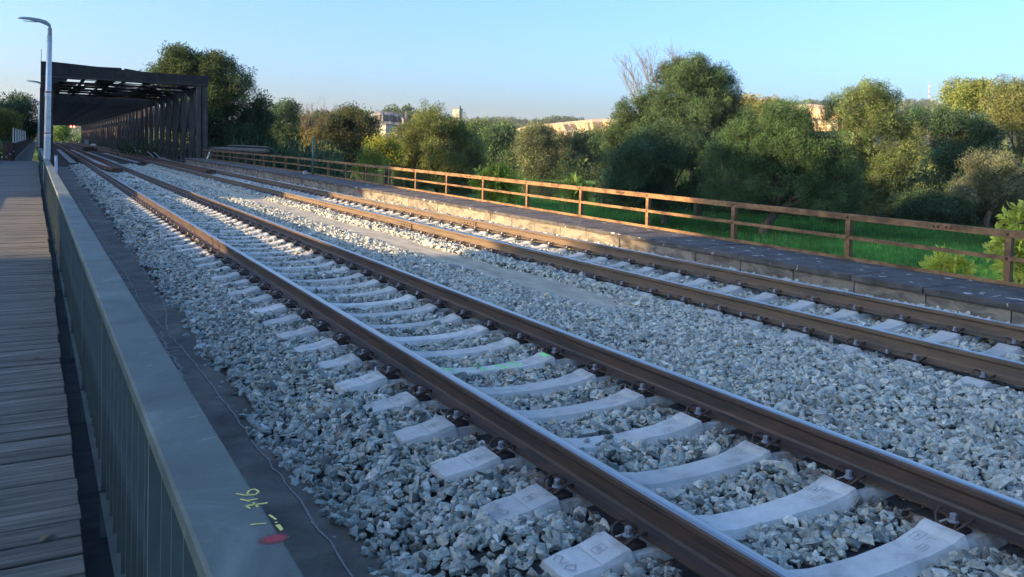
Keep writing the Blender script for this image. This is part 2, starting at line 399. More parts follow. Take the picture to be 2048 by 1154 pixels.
me.materials.append(MATS['hill_ground'])
hh = hill_h(gx, gy).ravel(); qq = q.reshape(-1, 4)
me.polygons.foreach_set('material_index', (hh[qq].min(1) > 3).astype(np.int32))
structure(put('ground', me))
b = MB(); b.box(-400, 420, 60, 760, -7.45, -7.40)
structure(b.build('river', 'water'))

# ---- deck under the tracks
b = MB(); b.box(.46, 10.72, -14, 66.5, -1.3, -.262); b.box(1.2, 10.2, -14, 66.0, -6.6, -1.3)
structure(b.build('bridge_deck', 'parapet'))
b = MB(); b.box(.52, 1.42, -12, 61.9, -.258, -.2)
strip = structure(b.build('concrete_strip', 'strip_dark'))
def ribbon(pts, wd, z, name, mt, parent):
    b = MB(); P = [Vector((x, y, 0)) for x, y in pts]
    for i in range(len(P)-1):
        t = (P[i+1]-P[i]).normalized(); n = Vector((-t.y, t.x, 0))
        w0 = wd*(.6+.8*random.random())/2; w1 = wd*(.6+.8*random.random())/2
        b.quad((*(P[i]-n*w0).xy, z), (*(P[i]+n*w0).xy, z), (*(P[i+1]+n*w1).xy, z), (*(P[i+1]-n*w1).xy, z))
    return b.build(name, mt, parent)
def wiggle(pts, amp, step=.12):
    out = []
    for (x0,y0),(x1,y1) in zip(pts[:-1], pts[1:]):
        k = max(1, int(abs(y1-y0)/step))
        for i in range(k):
            t = i/k; out.append((x0+(x1-x0)*t+random.uniform(-amp, amp), y0+(y1-y0)*t))
    return out+[pts[-1]]
ribbon(wiggle([(1.24,2.2),(1.245,3.4),(1.23,4.6),(1.21,5.5),(1.20,6.6),(1.16,8),(1.10,9.2),(1.02,10.5),(1.06,13),(.98,16),(1.0,20),(.97,25),(.95,29)], .012), .011, -.196, 'crack', 'crack', strip)
ribbon(wiggle([(1.10,9.0),(1.20,9.8),(1.28,10.8),(1.3,12),(1.33,15),(1.34,19)], .008), .012, -.196, 'crack', 'crack', strip)
ribbon(wiggle([(1.0,7.0),(1.04,7.6),(1.01,8.2),(1.06,9.1)], .02, .06), .02, -.1955, 'crack', 'crack', strip)
for q in range(9):
    y0 = rng.uniform(6.5, 13); x0 = rng.uniform(.9, 1.2)
    ribbon(wiggle([(x0, y0), (x0+.08, y0+.02)], .01, .02), .02, -.195, 'crack', 'crack', strip)

# ---- ballast bed
KX = [1.10,1.30,1.55,1.95,2.35,2.6,3.2,3.85,4.1,4.4,4.8,5.2,5.45,5.56,6.02,6.16,6.36,6.58,7.5,8.2,8.5,8.9,9.3]
KN = [-.25,-.20,-.13,-.05,-.045,-.05,-.072,-.055,-.045,-.01,.005,.005,.0,.0,.005,.01,-.02,-.05,-.07,-.065,-.06,-.05,-.03]
KF = [-.25,-.20,-.13,-.05,-.045,-.05,-.072,-.055,-.045,-.03,-.03,-.035,-.05,-.085,-.085,.0,.005,-.03,-.07,-.065,-.06,-.05,-.03]
def ball_h(x, y):
    s = np.interp(x+.06*np.sin(y*1.3)+.04*np.sin(y*3.7+1)+.03*np.sin(y*8.1), KX, KN); f = np.interp(x+.05*np.sin(y*1.1)+.03*np.sin(y*2.9), KX, KF)
    t = np.clip((y-6.2)/2.6, 0, 1)
    return s*(1-t)+f*t + .012*wav(x, y, 3.1)
xs = np.arange(1.1, 9.301, .1); ys = np.arange(-3, DECK_END+.01, .25)
XG, YG = np.meshgrid(xs, ys, indexing='ij'); ZG = ball_h(XG, YG)-.03
ii = np.arange(XG.size).reshape(XG.shape)
q = np.stack([ii[:-1,:-1], ii[1:,:-1], ii[1:,1:], ii[:-1,1:]], -1).reshape(-1, 4)
me = bpy.data.meshes.new('ballast_bed'); me.from_pydata(np.stack([XG,YG,ZG],-1).reshape(-1,3).tolist(), [], q.tolist()); me.materials.append(MATS['ballast_base'])
structure(put('ballast_bed', me))
# concrete strip between the tracks
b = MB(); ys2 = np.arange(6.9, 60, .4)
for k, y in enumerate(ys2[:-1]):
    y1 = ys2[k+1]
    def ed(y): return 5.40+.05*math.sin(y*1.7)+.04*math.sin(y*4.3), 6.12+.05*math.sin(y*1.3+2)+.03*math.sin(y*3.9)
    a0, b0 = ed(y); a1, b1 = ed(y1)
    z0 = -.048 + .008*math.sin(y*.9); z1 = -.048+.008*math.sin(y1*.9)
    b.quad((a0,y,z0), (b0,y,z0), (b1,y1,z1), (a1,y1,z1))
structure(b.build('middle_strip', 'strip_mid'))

# stones
def stone_mesh(k):
    r = random.Random(100+k); bm = bmesh.new()
    for i in range(10):
        v = Vector((r.gauss(0,1), r.gauss(0,1), r.gauss(0,1))).normalized()*r.uniform(.8, 1.15)
        bm.verts.new((v.x*1.2, v.y*.95, v.z*.68))
    res = bmesh.ops.convex_hull(bm, input=bm.verts)
    bmesh.ops.delete(bm, geom=[g for g in res['geom_interior'] if isinstance(g, bmesh.types.BMVert)], context='VERTS')
    bmesh.ops.dissolve_limit(bm, angle_limit=R(14), verts=bm.verts, edges=bm.edges)
    bmesh.ops.recalc_face_normals(bm, faces=bm.faces)
    bmesh.ops.bevel(bm, geom=list(bm.edges), offset=.018, segments=1, affect='EDGES', clamp_overlap=True)
    me = bpy.data.meshes.new('stone'); bm.to_mesh(me); bm.free(); me.materials.append(MATS['stone']); return me
STONES = [source('stone', stone_mesh(k)) for k in range(16)]
def sleeper_top(dx):
    return np.interp(np.abs(dx), [0,.30,.46,.50,.54,.57,.93,.96,1.0,1.12,1.30], [-.055,-.045,-.02,-.002,.006,-.03,-.03,.006,.002,-.03,-.04])
def stones(x0, x1, y0, y1, dens, size):
    n = int((x1-x0)*(y1-y0)*dens)
    x = rng.uniform(x0, x1, n); y = rng.uniform(y0, y1, n)
    keep = y > x*.42-2.2
    # ragged outer edge on the concrete strip
    lim = 1.27 + .10*np.clip((y-3)/10, 0, 2.2) + .05*np.sin(y*2.1)+.04*np.sin(y*5.3)
    keep &= (x > lim) | ((x > lim-.15) & (rng.random(n) < .05))
    z = ball_h(x, y) + rng.uniform(-.028, .008, n)
    sz = size*np.exp(rng.normal(0, .30, n))
    for tc, yo in ((TA, YA0), (TB, YB0)):
        ph = (y-yo)/SP; dy = np.abs(ph-np.round(ph))*SP; dx = x-tc
        st = sleeper_top(dx)
        ins = (np.abs(dx) < 1.33) & (dy < .135)
        keep &= ~(ins & (z < st+.005))
        for s in (-1, 1):
            rx = np.abs(dx - s*.7535)
            keep &= ~(rx < .085)                                          # rail foot
            keep &= ~((rx < .22) & (dy < .11))                             # fastenings
            near = (rx < .2); z = np.where(near, np.minimum(z, -.045), z)
    mid = (x > 5.46) & (x < 6.05) & (y > 6.9)
    keep &= ~(mid & (rng.random(n) < np.clip((y-6.9)/1.5, 0, .985)))
    x, y, z, sz = x[keep], y[keep], z[keep], sz[keep]
    n = len(x)
    tint = np.clip(np.interp(x, [1.3,4.0,4.6,6,8.2,8.6,9.3], [.02,.03,.22,.30,.25,.55,.62]) + rng.normal(0, .08, n), 0, .9)
    rd = np.min([np.abs(x-g) for g in GA+GB], 0)
    tint = np.where(rd < .32, tint-np.clip((.32-rd)*3.2, 0, .75)*(rng.random(n) < .75), tint)
    scl = sz[:, None]*np.exp(rng.normal(0, .16, (n, 3)))
    return np.stack([x,y,z],-1), np.stack([rng.normal(0,.55,n), rng.normal(0,.55,n), rng.uniform(0,6.283,n)],-1), scl, tint
parts = [stones(1.1, 9.26, -.8, 9, 1250, .0265), stones(1.1, 9.26, 9, 16, 900, .029), stones(1.1, 9.26, 16, 30, 430, .035), stones(1.1, 9.26, 30, 61.5, 120, .048)]
stuff(scatter('ballast_stones', 'stone', STONES, *(np.concatenate([p[i] for p in parts]) for i in range(3)), tint=np.concatenate([p[3] for p in parts])))

# ================================================================== TRACKS
def sleeper_mesh(mt):
    st = [-1.30,-1.20,-1.12,-1.06,-1.0,-.96,-.93,-.57,-.54,-.50,-.46,-.38,-.30,-.15,0]
    st = st + [-x for x in reversed(st[:-1])]
    b = MB(); n = 8
    for x in st:
        zt = float(sleeper_top(x)); ax = abs(x)
        wt = .082 if ax < .2 else (.10 if ax > .5 else .082+.018*(ax-.2)/.3)
        xe = x; k = 1.0
        if ax > 1.29: zt -= .012; wt -= .008
        b.v += [(xe*1.006,-.15,-.22),(xe*1.006,.15,-.22),(xe,.15,-.12),(xe,wt+.014,zt-.022),(xe,wt,zt),(xe,-wt,zt),(xe,-wt-.014,zt-.022),(xe,-.15,-.12)]
    for i in range(len(st)-1):
        for j in range(n): b.f.append((i*n+j, i*n+(j+1)%n, (i+1)*n+(j+1)%n, (i+1)*n+j)); b.mi.append(0)
    b.f.append(tuple(reversed(range(n)))); b.f.append(tuple((len(st)-1)*n+j for j in range(n))); b.mi += [0,0]
    return b.mesh('sleeper', mt)
def clip_mesh():
    b = MB(); half = [(.072,.030,.016),(.066,.050,.030),(.045,.073,.046),(.010,.080,.050),(-.030,.074,.034),(-.052,.055,.008),(-.044,.033,-.008),(-.015,.021,.004),(.018,.019,.014),(.036,.008,.016)]
    path = half + [(x,-y,z) for x,y,z in reversed(half)]
    b.tube(path, .007, 6)
    b.box(-.068,.062,-.058,.058,-.030,-.012)          # guide plate
    return b.mesh('clip', 'clip', True)
def bolt_mesh():
    b = MB()
    b.tube([(0,0,.012),(0,0,.018),(0,0,.024)], [.026,.027,.02], 12)
    b.tube([(0,0,.024),(0,0,.052),(0,0,.056)], [.0175,.0175,.013], 6)
    return b.mesh('bolt', 'bolt')
CLIP, BOLT = clip_mesh(), bolt_mesh()
SLM = {'near': sleeper_mesh('concrete'), 'far': sleeper_mesh('concrete_b')}
SLEEPERS = {}
def lay(track, tc, y0, first, count, visible0):
    for k in range(count):
        y = y0 + SP*(first+k)
        if y > DECK_END-.4: break
        o = put('sleeper', SLM[track], None, (tc, y, random.uniform(-.003,.003))); o.rotation_euler = (0, 0, random.uniform(-.006,.006))
        v = first+k-visible0
        if v < 0: lab = f'pale concrete sleeper of the {track} track at the very edge of the picture'
        elif v < 20: lab = f'pale concrete sleeper under the {track} track, {ORD[v]} up from the bottom right of the picture'
        else: lab = f'small distant concrete sleeper of the {track} track on the way to the truss bridge'
        tag(o, lab, 'sleeper', f'sleepers of the {track} track')
        for s in (-1, 1):
            for t in (-1, 1):
                c = put('clip', CLIP, o, (s*.7535+t*.145, 0, 0)); c.rotation_euler = (random.uniform(-.05,.05), 0, 0 if t < 0 else math.pi)
                q = put('bolt', BOLT, o, (s*.7535+t*.145, 0, 0)); q.rotation_euler = (0, 0, random.uniform(0, 1.0))
        SLEEPERS[(track, first+k)] = o
lay('near', TA, YA0, -4, 120, -1)
lay('far', TB, YB0, -6, 120, -1)

def strokes(lines, wd, parent, name, mt, zf, dz=.0018):
    """hand-painted strokes: polylines in the parent's xy plane, draped on zf(x, y)"""
    b = MB()
    for ln in lines:
        P = [Vector((x, y, 0)) for x, y in ln]
        fine = []
        for a, c in zip(P[:-1], P[1:]):
            k = max(1, int((c-a).length/.02))
            fine += [a.lerp(c, i/k) for i in range(k)]
        fine.append(P[-1])
        for a, c in zip(fine[:-1], fine[1:]):
            t = (c-a).normalized(); n = Vector((-t.y, t.x, 0))*wd/2
            qv = [(a-n), (a+n), (c+n*random.uniform(.8,1.15)), (c-n*random.uniform(.8,1.15))]
            b.quad(*[(p.x, p.y, zf(p.x, p.y)+dz) for p in qv])
    return b.build(name, mt, parent)
mat('stamp', [(.28,.275,.26), (.36,.355,.33)], 30, .95)
zs_ = lambda x, y: float(sleeper_top(x))
def frame(cx, cy, w, h): return [[(cx-w,cy-h),(cx+w,cy-h),(cx+w,cy+h),(cx-w,cy+h),(cx-w,cy-h)]]
for k in range(-1, 9):
    o = SLEEPERS[('near', k)]
    strokes(frame(-1.06,.0,.030,.024)+[[(-1.075,-.012),(-1.05,-.012)],[(-1.075,0),(-1.045,0)],[(-1.07,.012),(-1.05,.012)]]+[[(-1.115,-.095),(-1.115,.09)]], .0035, o, 'stamp', 'stamp', zs_)
    strokes(frame(.40,.045,.038,.022)+frame(.33,-.03,.03,.018)+[[(.375,.045),(.425,.045)],[(.39,.035),(.42,.055)],[(.31,-.03),(.35,-.03)],[(.40,.0),(.43,.0),(.43,-.03)]], .0032, o, 'stamp', 'stamp', zs_)
    strokes(frame(-.44,.01,.026,.02), .003, o, 'stamp', 'stamp', zs_)
o = SLEEPERS[('near', 0)]
strokes([[(-1.27,.05),(-1.235,.075),(-1.22,.05),(-1.265,.005),(-1.22,.0)], [(-1.27,-.04),(-1.24,-.015),(-1.21,-.04),(-1.24,-.07),(-1.27,-.04)]], .005, o, 'stamp', 'stamp', zs_)
o = SLEEPERS[('near', 1)]
strokes([[(-1.27,.05),(-1.235,.075),(-1.22,.05),(-1.265,.005),(-1.22,.0)], [(-1.27,-.04),(-1.24,-.015),(-1.21,-.04),(-1.24,-.07),(-1.27,-.04)]], .005, o, 'stamp', 'stamp', zs_)
# green chalk on one sleeper
o = SLEEPERS[('near', 5)]
G = [[(-.43,-.055),(-.40,.06)],[(-.40,.06),(-.28,-.045)],[(-.37,.055),(-.31,.05)],
     [(-.20,.04),(-.11,.035)],[(-.12,.055),(-.06,.04),(-.10,-.01),(-.12,-.045),(-.05,-.05),(.01,-.03)],
     [(.03,.05),(.10,.055),(.12,.03),(.06,.012),(.14,-.01),(.13,-.05),(.05,-.055)],
     [(.25,.065),(.18,.055),(.19,.03),(.27,.0),(.25,-.045),(.17,-.05)],
     [(.505,.075),(.50,-.04)],[(.505,.075),(.535,-.07)],[(.535,-.07),(.525,.06)]]
strokes(G, .017, o, 'chalk_mark', 'green_paint', zs_)

RAILP = [(-.075,0),(.075,0),(.075,.011),(.045,.018),(.016,.030),(.009,.045),(.0085,.11),(.013,.122),(.034,.131),(.036,.136),(.036,.158),(.031,.168),(.018,.1715),(0,.1722)]
RAILP = RAILP + [(-x, z) for x, z in reversed(RAILP[2:-1])]
def rail_mi():
    n = len(RAILP); out = []
    for j in range(n):
        z0 = RAILP[j][1]; z1 = RAILP[(j+1) % n][1]
        out.append(1 if min(z0, z1) > .160 else 0)
    return out
for x, side, tr, mt in ((GA[0],'left','near','rail_side'), (GA[1],'right','near','rail_side'), (GB[0],'left','far','rail_side_b'), (GB[1],'right','far','rail_side_b')):
    b = MB(); b.extrude_y(RAILP, list(np.arange(-4, 300, 8.0)), rail_mi())
    me = b.mesh('rail', [mt, 'rail_top']); o = put('rail', me, None, (x, 0, -.004))
    tag(o, f'{side} rail of the {tr} track, rusty brown sides and worn bright top', 'rail', 'rails of the two tracks')
# thin cable clamped to the foot of one rail
b = MB(); pts = [(GB[0]-.10+.008*math.sin(y*2.2), y, -.012+.006*math.sin(y*3.1)) for y in np.arange(2.5, 30, .2)]
b.tube(pts, .009, 6)
cb = b.build('cable', 'black_rubber', None, True); tag(cb, 'thin black cable lying along the left rail of the far track', 'cable')
for k in range(22):
    y = YB0+SP*(k+.5)
    b = MB(); b.box(GB[0]-.118, GB[0]-.062, y-.012, y+.012, -.004, .022); b.box(GB[0]-.118,GB[0]-.10,y-.012,y+.012,.022,.034)
    b.build('clamp', 'bolt', cb)
# joint plates on the far rails
for x in GB:
    b = MB(); yj = 16.4
    for s in (-1, 1): b.box(x+s*.010, x+s*.034, yj-.3, yj+.3, .030, .118) if s > 0 else b.box(x-.034, x-.010, yj-.3, yj+.3, .030, .118)
    j = b.build('joint_plate', 'rail_side_b'); tag(j, f"bolted joint plate on the {'left' if x == GB[0] else 'right'} rail of the far track in the sunlit stretch", 'joint plate')
    for k in range(4):
        b = MB(); yy = yj-.22+.147*k; b.tube([(x-.034,yy,.075),(x-.052,yy,.075)], .017, 6); b.build('bolt', 'rail_side_b', j)

# guard rails running into the bridge, with blunt noses
def guard(xs0, nose, y0, label):
    root = empty('guard_rail', (nose, y0, 0)); tag(root, label, 'guard rail')
    for s, xg in ((-1, xs0[0]), (1, xs0[1])):
        b = MB(); pts = [(s*.12, 0), ((xg-nose)*.75, 6), (xg-nose, 11), (xg-nose, 240)]
        for (a0,c0),(a1,c1) in zip(pts[:-1], pts[1:]):
            b.bar((a0,c0,.08),(a1,c1,.08), .14, .17)
        b.build('rail', 'rust_dark', root)
    b = MB(); b.box(-.26,.26,-.10,.08,0.0,.19); b.build('nose', 'rust_dark', root)
    b = MB()
    for k in range(9): b.box(-.42-.02*k,-.22-.04*k,.4+.6*k,.52+.6*k,-.02,.06)
    b.build('spacer', 'rust_dark', root)
guard((2.85,3.62), 3.36, 47.5, 'rusty guard rails with a blunt nose between the rails of the near track')
guard((7.12,7.89), 7.72, 46.0, 'rusty guard rails with a blunt nose between the rails of the far track')

# ================================================================== WALKWAY
SK = .008
wk = MB()
for x in (-2.2, -1.0, .05): wk.box(x-.06, x+.06, -1.5, 68, -.25, -.028)
walk = structure(wk.box(.13,.50,-1.5,68,-1.1,-.32).build('walkway', 'deck_wood')); walk.rotation_euler = (0, 0, SK)  # last box: dark filler added below the edge so the gap reads as shade
PW = .178
def plank_mesh(k):
    b = MB(); b.box(-2.38, .20, -PW/2+.005, PW/2-.005, -.026, .02); me = b.mesh('plank', 'plank'); return bevel(me, .004)
PL = [plank_mesh(k) for k in range(1)]
step = 0.0
rest = MB()
for k in range(380):
    y = -1.4 + PW*k
    if k % 11 == 0: step = random.uniform(-.015, .02)
    if k < 300:
        o = put('plank', PL[0], walk, (step+random.uniform(-.006,.006), y, random.uniform(-.003,.003)))
        o.rotation_euler = (random.uniform(-.012,.012), 0, random.uniform(-.002,.002)); o.scale = (1, random.uniform(.95,1.0), 1)
    elif y < 68: rest.box(-2.38, .20, y-PW/2+.005, y+PW/2-.005, -.026, .02)
stuff(rest.build('far_planks', 'plank', walk))
# walkway beside the truss bridge
b = MB(); b.box(-2.2,-.42,68.05,300,-.2,.015); structure(b.build('bridge_walkway', 'plank')).rotation_euler = (0, 0, SK*.55)
for q, (x, y, r) in enumerate(((.02,4.05,.9),(-.04,7.4,2.2))):
    b = MB(); n = 7
    for i in range(n-1):
        a0 = i/(n-1); a1 = (i+1)/(n-1); f = lambda t: .018*math.sin(math.pi*t); g = lambda t: .02*math.sin(math.pi*t)**1.5
        b.quad((-.045+.09*a0,-f(a0),g(a0)), (-.045+.09*a1,-f(a1),g(a1)), (-.045+.09*a1,f(a1),g(a1)*.5+.003), (-.045+.09*a0,f(a0),g(a0)*.5+.003))
    o = b.build('dry_leaf', 'twig'); o.location = (x, y, .024); o.rotation_euler = (0,0,r)
    tag(o, ('curled dry leaf on the planks at the bottom of the walkway', 'small dry leaf lying farther up the walkway')[q], 'leaf')

# the grey railing between walkway and tracks
gr = empty('grey_railing', (0,0,0), SK); tag(gr, 'grey painted steel railing with a broad flat top between walkway and tracks', 'railing')
CAPP = [(.300,.862),(.312,.862),(.312,.885),(.458,.885),(.458,.862),(.470,.862),(.470,.902),(.462,.910),(.308,.910),(.300,.902)]
y = -2.0; lens = [7.4, 6.0, 6.0, 6.0, 6.0, 6.0, 6.0, 6.0, 6.0, 6.0, 6.0, 2.6]
for ln in lens:
    b = MB(); b.extrude_y(CAPP, [y, y+ln-.004]); b.build('cap', 'paint_grey_top', gr); y += ln
BAR = MB().box(.318,.384,-.005,.005,-.03,.884).mesh('baluster', 'paint_grey')
POST = MB().box(.306,.392,-.012,.012,-.30,.884).box(.392,.402,-.04,.04,-.30,.884).mesh('post', 'paint_grey')
rest = MB(); cnt = 0; y = -1.9
for k in range(355):
    yy = -1.9+.2*k
    if yy > 67.8: break
    if k % 10 == 3: put('post', POST, gr, (0, yy, 0)); continue
    if cnt < 300: put('baluster', BAR, gr, (0, yy, 0)); cnt += 1
    else: rest.box(.318,.384,yy-.005,yy+.005,-.03,.884)
stuff(rest.build('far_balusters', 'paint_grey', gr))
for k in range(35):
    y0 = -1.3-.0+2.0*k-2
    b = MB(); b.box(.404,.409,y0+.045,y0+1.955,-.028,.40); b.build('kick_plate', 'paint_grey', gr)
    b = MB(); b.box(.300,.345,y0+.016,y0+1.984,-.072,-.062); b.box(.345,.352,y0+.016,y0+1.984,-.072,-.03); b.box(.352,.40,y0+.016,y0+1.984,-.05,-.03)
    b.build('bottom_rail', 'paint_grey_top', gr)
# paint on the cap
capz = lambda x, y: .910
def rot(lines): return lines
Y7 = [[(.418,1.965),(.468,1.958)],[(.418,1.965),(.425,1.945)],[(.438,1.975),(.442,1.945)],
      [(.415,2.008),(.432,1.985)],[(.432,1.992),(.452,1.992)],
      [(.412,2.045),(.430,2.025),(.452,2.018),(.464,2.032),(.458,2.052),(.444,2.05),(.436,2.03)],
      [(.408,1.862),(.440,1.853)],[(.456,1.893),(.464,1.862)],[(.458,1.848),(.464,1.847)],[(.458,1.835),(.462,1.803)]]
strokes([[(x+.008*yy, yy) for x, yy in ln] for ln in Y7], .0055, gr, 'paint_mark', 'yellow_paint', capz, .0012)
strokes([[(.4765,1.834),(.4775,1.806)]], .008, gr, 'paint_mark', 'yellow_paint', capz, .0014)
SC = random.Random(21)
for q in range(16):      # pale scuffs and scratches across the cap
    yy = SC.choice([2.5,2.9,3.4,3.9,4.6,5.2,6.1,7.3,8.8,10.2])+SC.uniform(-.3,.3); x0 = SC.uniform(.33,.42); ln = SC.uniform(.015,.05)
    strokes([[(x0,yy),(x0+ln,yy+SC.uniform(-.02,.03))]], SC.uniform(.0012,.003), gr, 'scuff', 'scuff', capz, .0009)
def spray_material():
    mt, N, L, bs = nodes('red_spray')
    tc = N.new('ShaderNodeTexCoord'); ve = N.new('ShaderNodeVectorMath'); ve.operation = 'LENGTH'; L.new(tc.outputs['Object'], ve.inputs[0])
    r = ramp(N, [(.45, (1,1,1)), (1.0, (0,0,0))]); L.new(ve.outputs['Value'], r.inputs[0])
    n = N.new('ShaderNodeTexNoise'); n.inputs['Scale'].default_value = 9; L.new(tc.outputs['Object'], n.inputs['Vector'])
    ml = N.new('ShaderNodeMath'); ml.operation = 'MULTIPLY'; L.new(r.outputs[0], ml.inputs[0])
    a2 = N.new('ShaderNodeMath'); a2.operation = 'ADD'; a2.inputs[1].default_value = .4; L.new(n.outputs['Fac'], a2.inputs[0]); L.new(a2.outputs[0], ml.inputs[1])
    L.new(ml.outputs[0], bs.inputs['Alpha']); bs.inputs['Base Color'].default_value = (.34,.03,.04,1); bs.inputs['Roughness'].default_value = .6
    MATS['red_spray'] = mt
spray_material()
b = MB()
for k in range(20):
    a0 = 2*math.pi*k/20; a1 = 2*math.pi*(k+1)/20
    b.quad((0,0,0),(math.cos(a0),math.sin(a0),0),(math.cos((a0+a1)/2)*1.01,math.sin((a0+a1)/2)*1.01,0),(math.cos(a1),math.sin(a1),0))
o = b.build('spray_spot', 'red_spray', gr); o.location = (.452,1.772,.9108); o.scale = (.037,.026,1)

# railing on the outer side of the walkway
lr = empty('outer_railing', (0,0,0), SK); tag(lr, 'tall blue-grey plate railing along the outer edge of the wooden walkway at far left', 'railing')
b = MB(); b.box(-2.46,-2.44,-3,66,.03,.40); b.build('kick_plate', 'paint_grey', lr)
b = MB(); b.box(-2.50,-2.40,-3,66,1.40,1.46); b.build('top_rail', 'paint_grey_top', lr)
b = MB()
for k in range(690): b.box(-2.46,-2.445,-2.95+.1*k,-2.942+.1*k,.35,1.40) if k < 610 else b.box(-2.475,-2.43,-2.95+.1*k,-2.89+.1*k,.35,1.40)
stuff(b.build('bars', 'paint_grey', lr))
for k in range(24):
    b = MB(); b.box(-2.53,-2.475,-2.8+2.9*k,-2.74+2.9*k,-.2,1.40); b.build('post', 'paint_grey', lr)
# rusty end plate and the railing of the bridge walkway
b = MB(); b.box(-2.42,-1.72,66.9,67.0,-.1,1.25); b.box(-1.78,-1.70,66.9,67.6,-.1,1.25)
o = b.build('end_plate', 'rust_dark'); tag(o, 'rusty steel end plate where the walkway narrows beside the bridge', 'plate')
for k in range(3):
    bb = MB(); bb.tube([(-2.2+.22*k,66.9,.25+.2*k),(-2.2+.22*k,66.86,.25+.2*k)], .06, 10); bb.build('bolt', 'bolt', o)
br_ = empty('bridge_railing', (0,0,0), SK*.55); tag(br_, 'dark railing along the walkway beside the truss bridge', 'railing')
b = MB(); b.box(-1.50,-1.46,68,290,.08,1.18); b.build('panel', 'steel_dark_b', br_)
b = MB(); b.box(-1.53,-1.43,68,290,1.18,1.24); b.build('top_rail', 'paint_grey', br_)
for k in range(7):
    y = 84+7.5*k+.9*k*k*.3
    b = MB(); b.tube([(-2.25,y,-.5),(-2.25,y,2.35)], .055, 8); b.box(-2.31,-2.19,y-.06,y+.06,2.35,2.40)
    o = b.build('white_post', 'white_paint'); tag(o, f'slim white post left of the bridge walkway, {ORD[k]} in the row', 'post', 'white posts beside the walkway')

# ---- street lamps on the railing
def lamp(x, y, label, detail=True):
    root = empty('street_lamp', (x, y, -.2)); tag(root, label, 'street lamp', 'street lamps along the walkway')
    b = MB(); b.tube([(0,0,0),(0,0,1.1),(.02,0,3.2),(.06,0,5.7)], [.125,.118,.105,.085], 16); b.build('pole', 'galv', root, True)
    b = MB(); b.tube([(.06,0,5.7),(.062,0,5.72),(.065,0,6.0)], [.07,.078,.072], 14); b.build('collar', 'lamp_grey', root, True)
    b = MB()   # curved blade head pointing over the walkway
    sec = [(.10,5.98,.10,.13),(-.05,6.10,.12,.15),(-.30,6.19,.15,.11),(-.60,6.24,.15,.085),(-.85,6.25,.12,.06),(-.95,6.245,.06,.03)]
    for (X,Z,wd,th) in sec: b.v += [(X,-wd,Z),(X,wd,Z),(X,wd*.75,Z+th),(X,-wd*.75,Z+th)]
    for i in range(len(sec)-1):
        for j in range(4): b.f.append((i*4+j, i*4+(j+1)%4, (i+1)*4+(j+1)%4, (i+1)*4+j)); b.mi.append(0)
    b.f += [(0,1,2,3), (23,22,21,20)]; b.mi += [0,0]
    b.build('lamp_head', 'lamp_grey', root)
    b = MB(); b.box(-.78,-.34,-.10,.10,6.172,6.18); b.build('light_panel', 'white_paint', root)
    b = MB(); b.box(-.17,.17,-.17,.17,1.02,1.08); b.box(.12,.22,-.05,.05,-.2,1.2); b.build('bracket', 'steel_dark_b', root)
    if detail:
        for z, h in ((1.95,.16), (3.45,.20)):
            b = MB()
            for k in range(6):
                a0 = R(-150+24*k); a1 = R(-150+24*(k+1)); r = .117
                b.quad((r*math.cos(a0)+.01,r*math.sin(a0),z),(r*math.cos(a1)+.01,r*math.sin(a1),z),(r*math.cos(a1)+.01,r*math.sin(a1),z+h),(r*math.cos(a0)+.01,r*math.sin(a0),z+h))
            st = b.build('sticker', 'white_paint', root)
            b = MB()
            for k in range(6):
                a0 = R(-150+24*k); a1 = R(-150+24*(k+1)); r = .1185
                b.quad((r*math.cos(a0)+.01,r*math.sin(a0),z+h*.62),(r*math.cos(a1)+.01,r*math.sin(a1),z+h*.62),(r*math.cos(a1)+.01,r*math.sin(a1),z+h*.95),(r*math.cos(a0)+.01,r*math.sin(a0),z+h*.95))
            b.build('band', 'sticker', st)
lamp(.13, 35.6, 'tall grey street lamp on the railing, the nearest one, in front of the bridge')
lamp(-.22, 76, 'second street lamp along the walkway, beside the bridge portal')
lamp(-.50, 118, 'third street lamp along the walkway, small behind the bridge side', False)
lamp(-.85, 160, 'fourth and farthest street lamp head beside the bridge', False)
b = MB(); b.tube([(.42,34.9,-.2),(.42,34.9,1.02)], .05, 10); b.tube([(.42,34.9,1.02),(.42,34.9,1.05)], [.06,.055], 10)
o = b.build('short_post', 'galv', None, True); tag(o, 'short pale pipe post behind the railing at the nearest lamp', 'post')

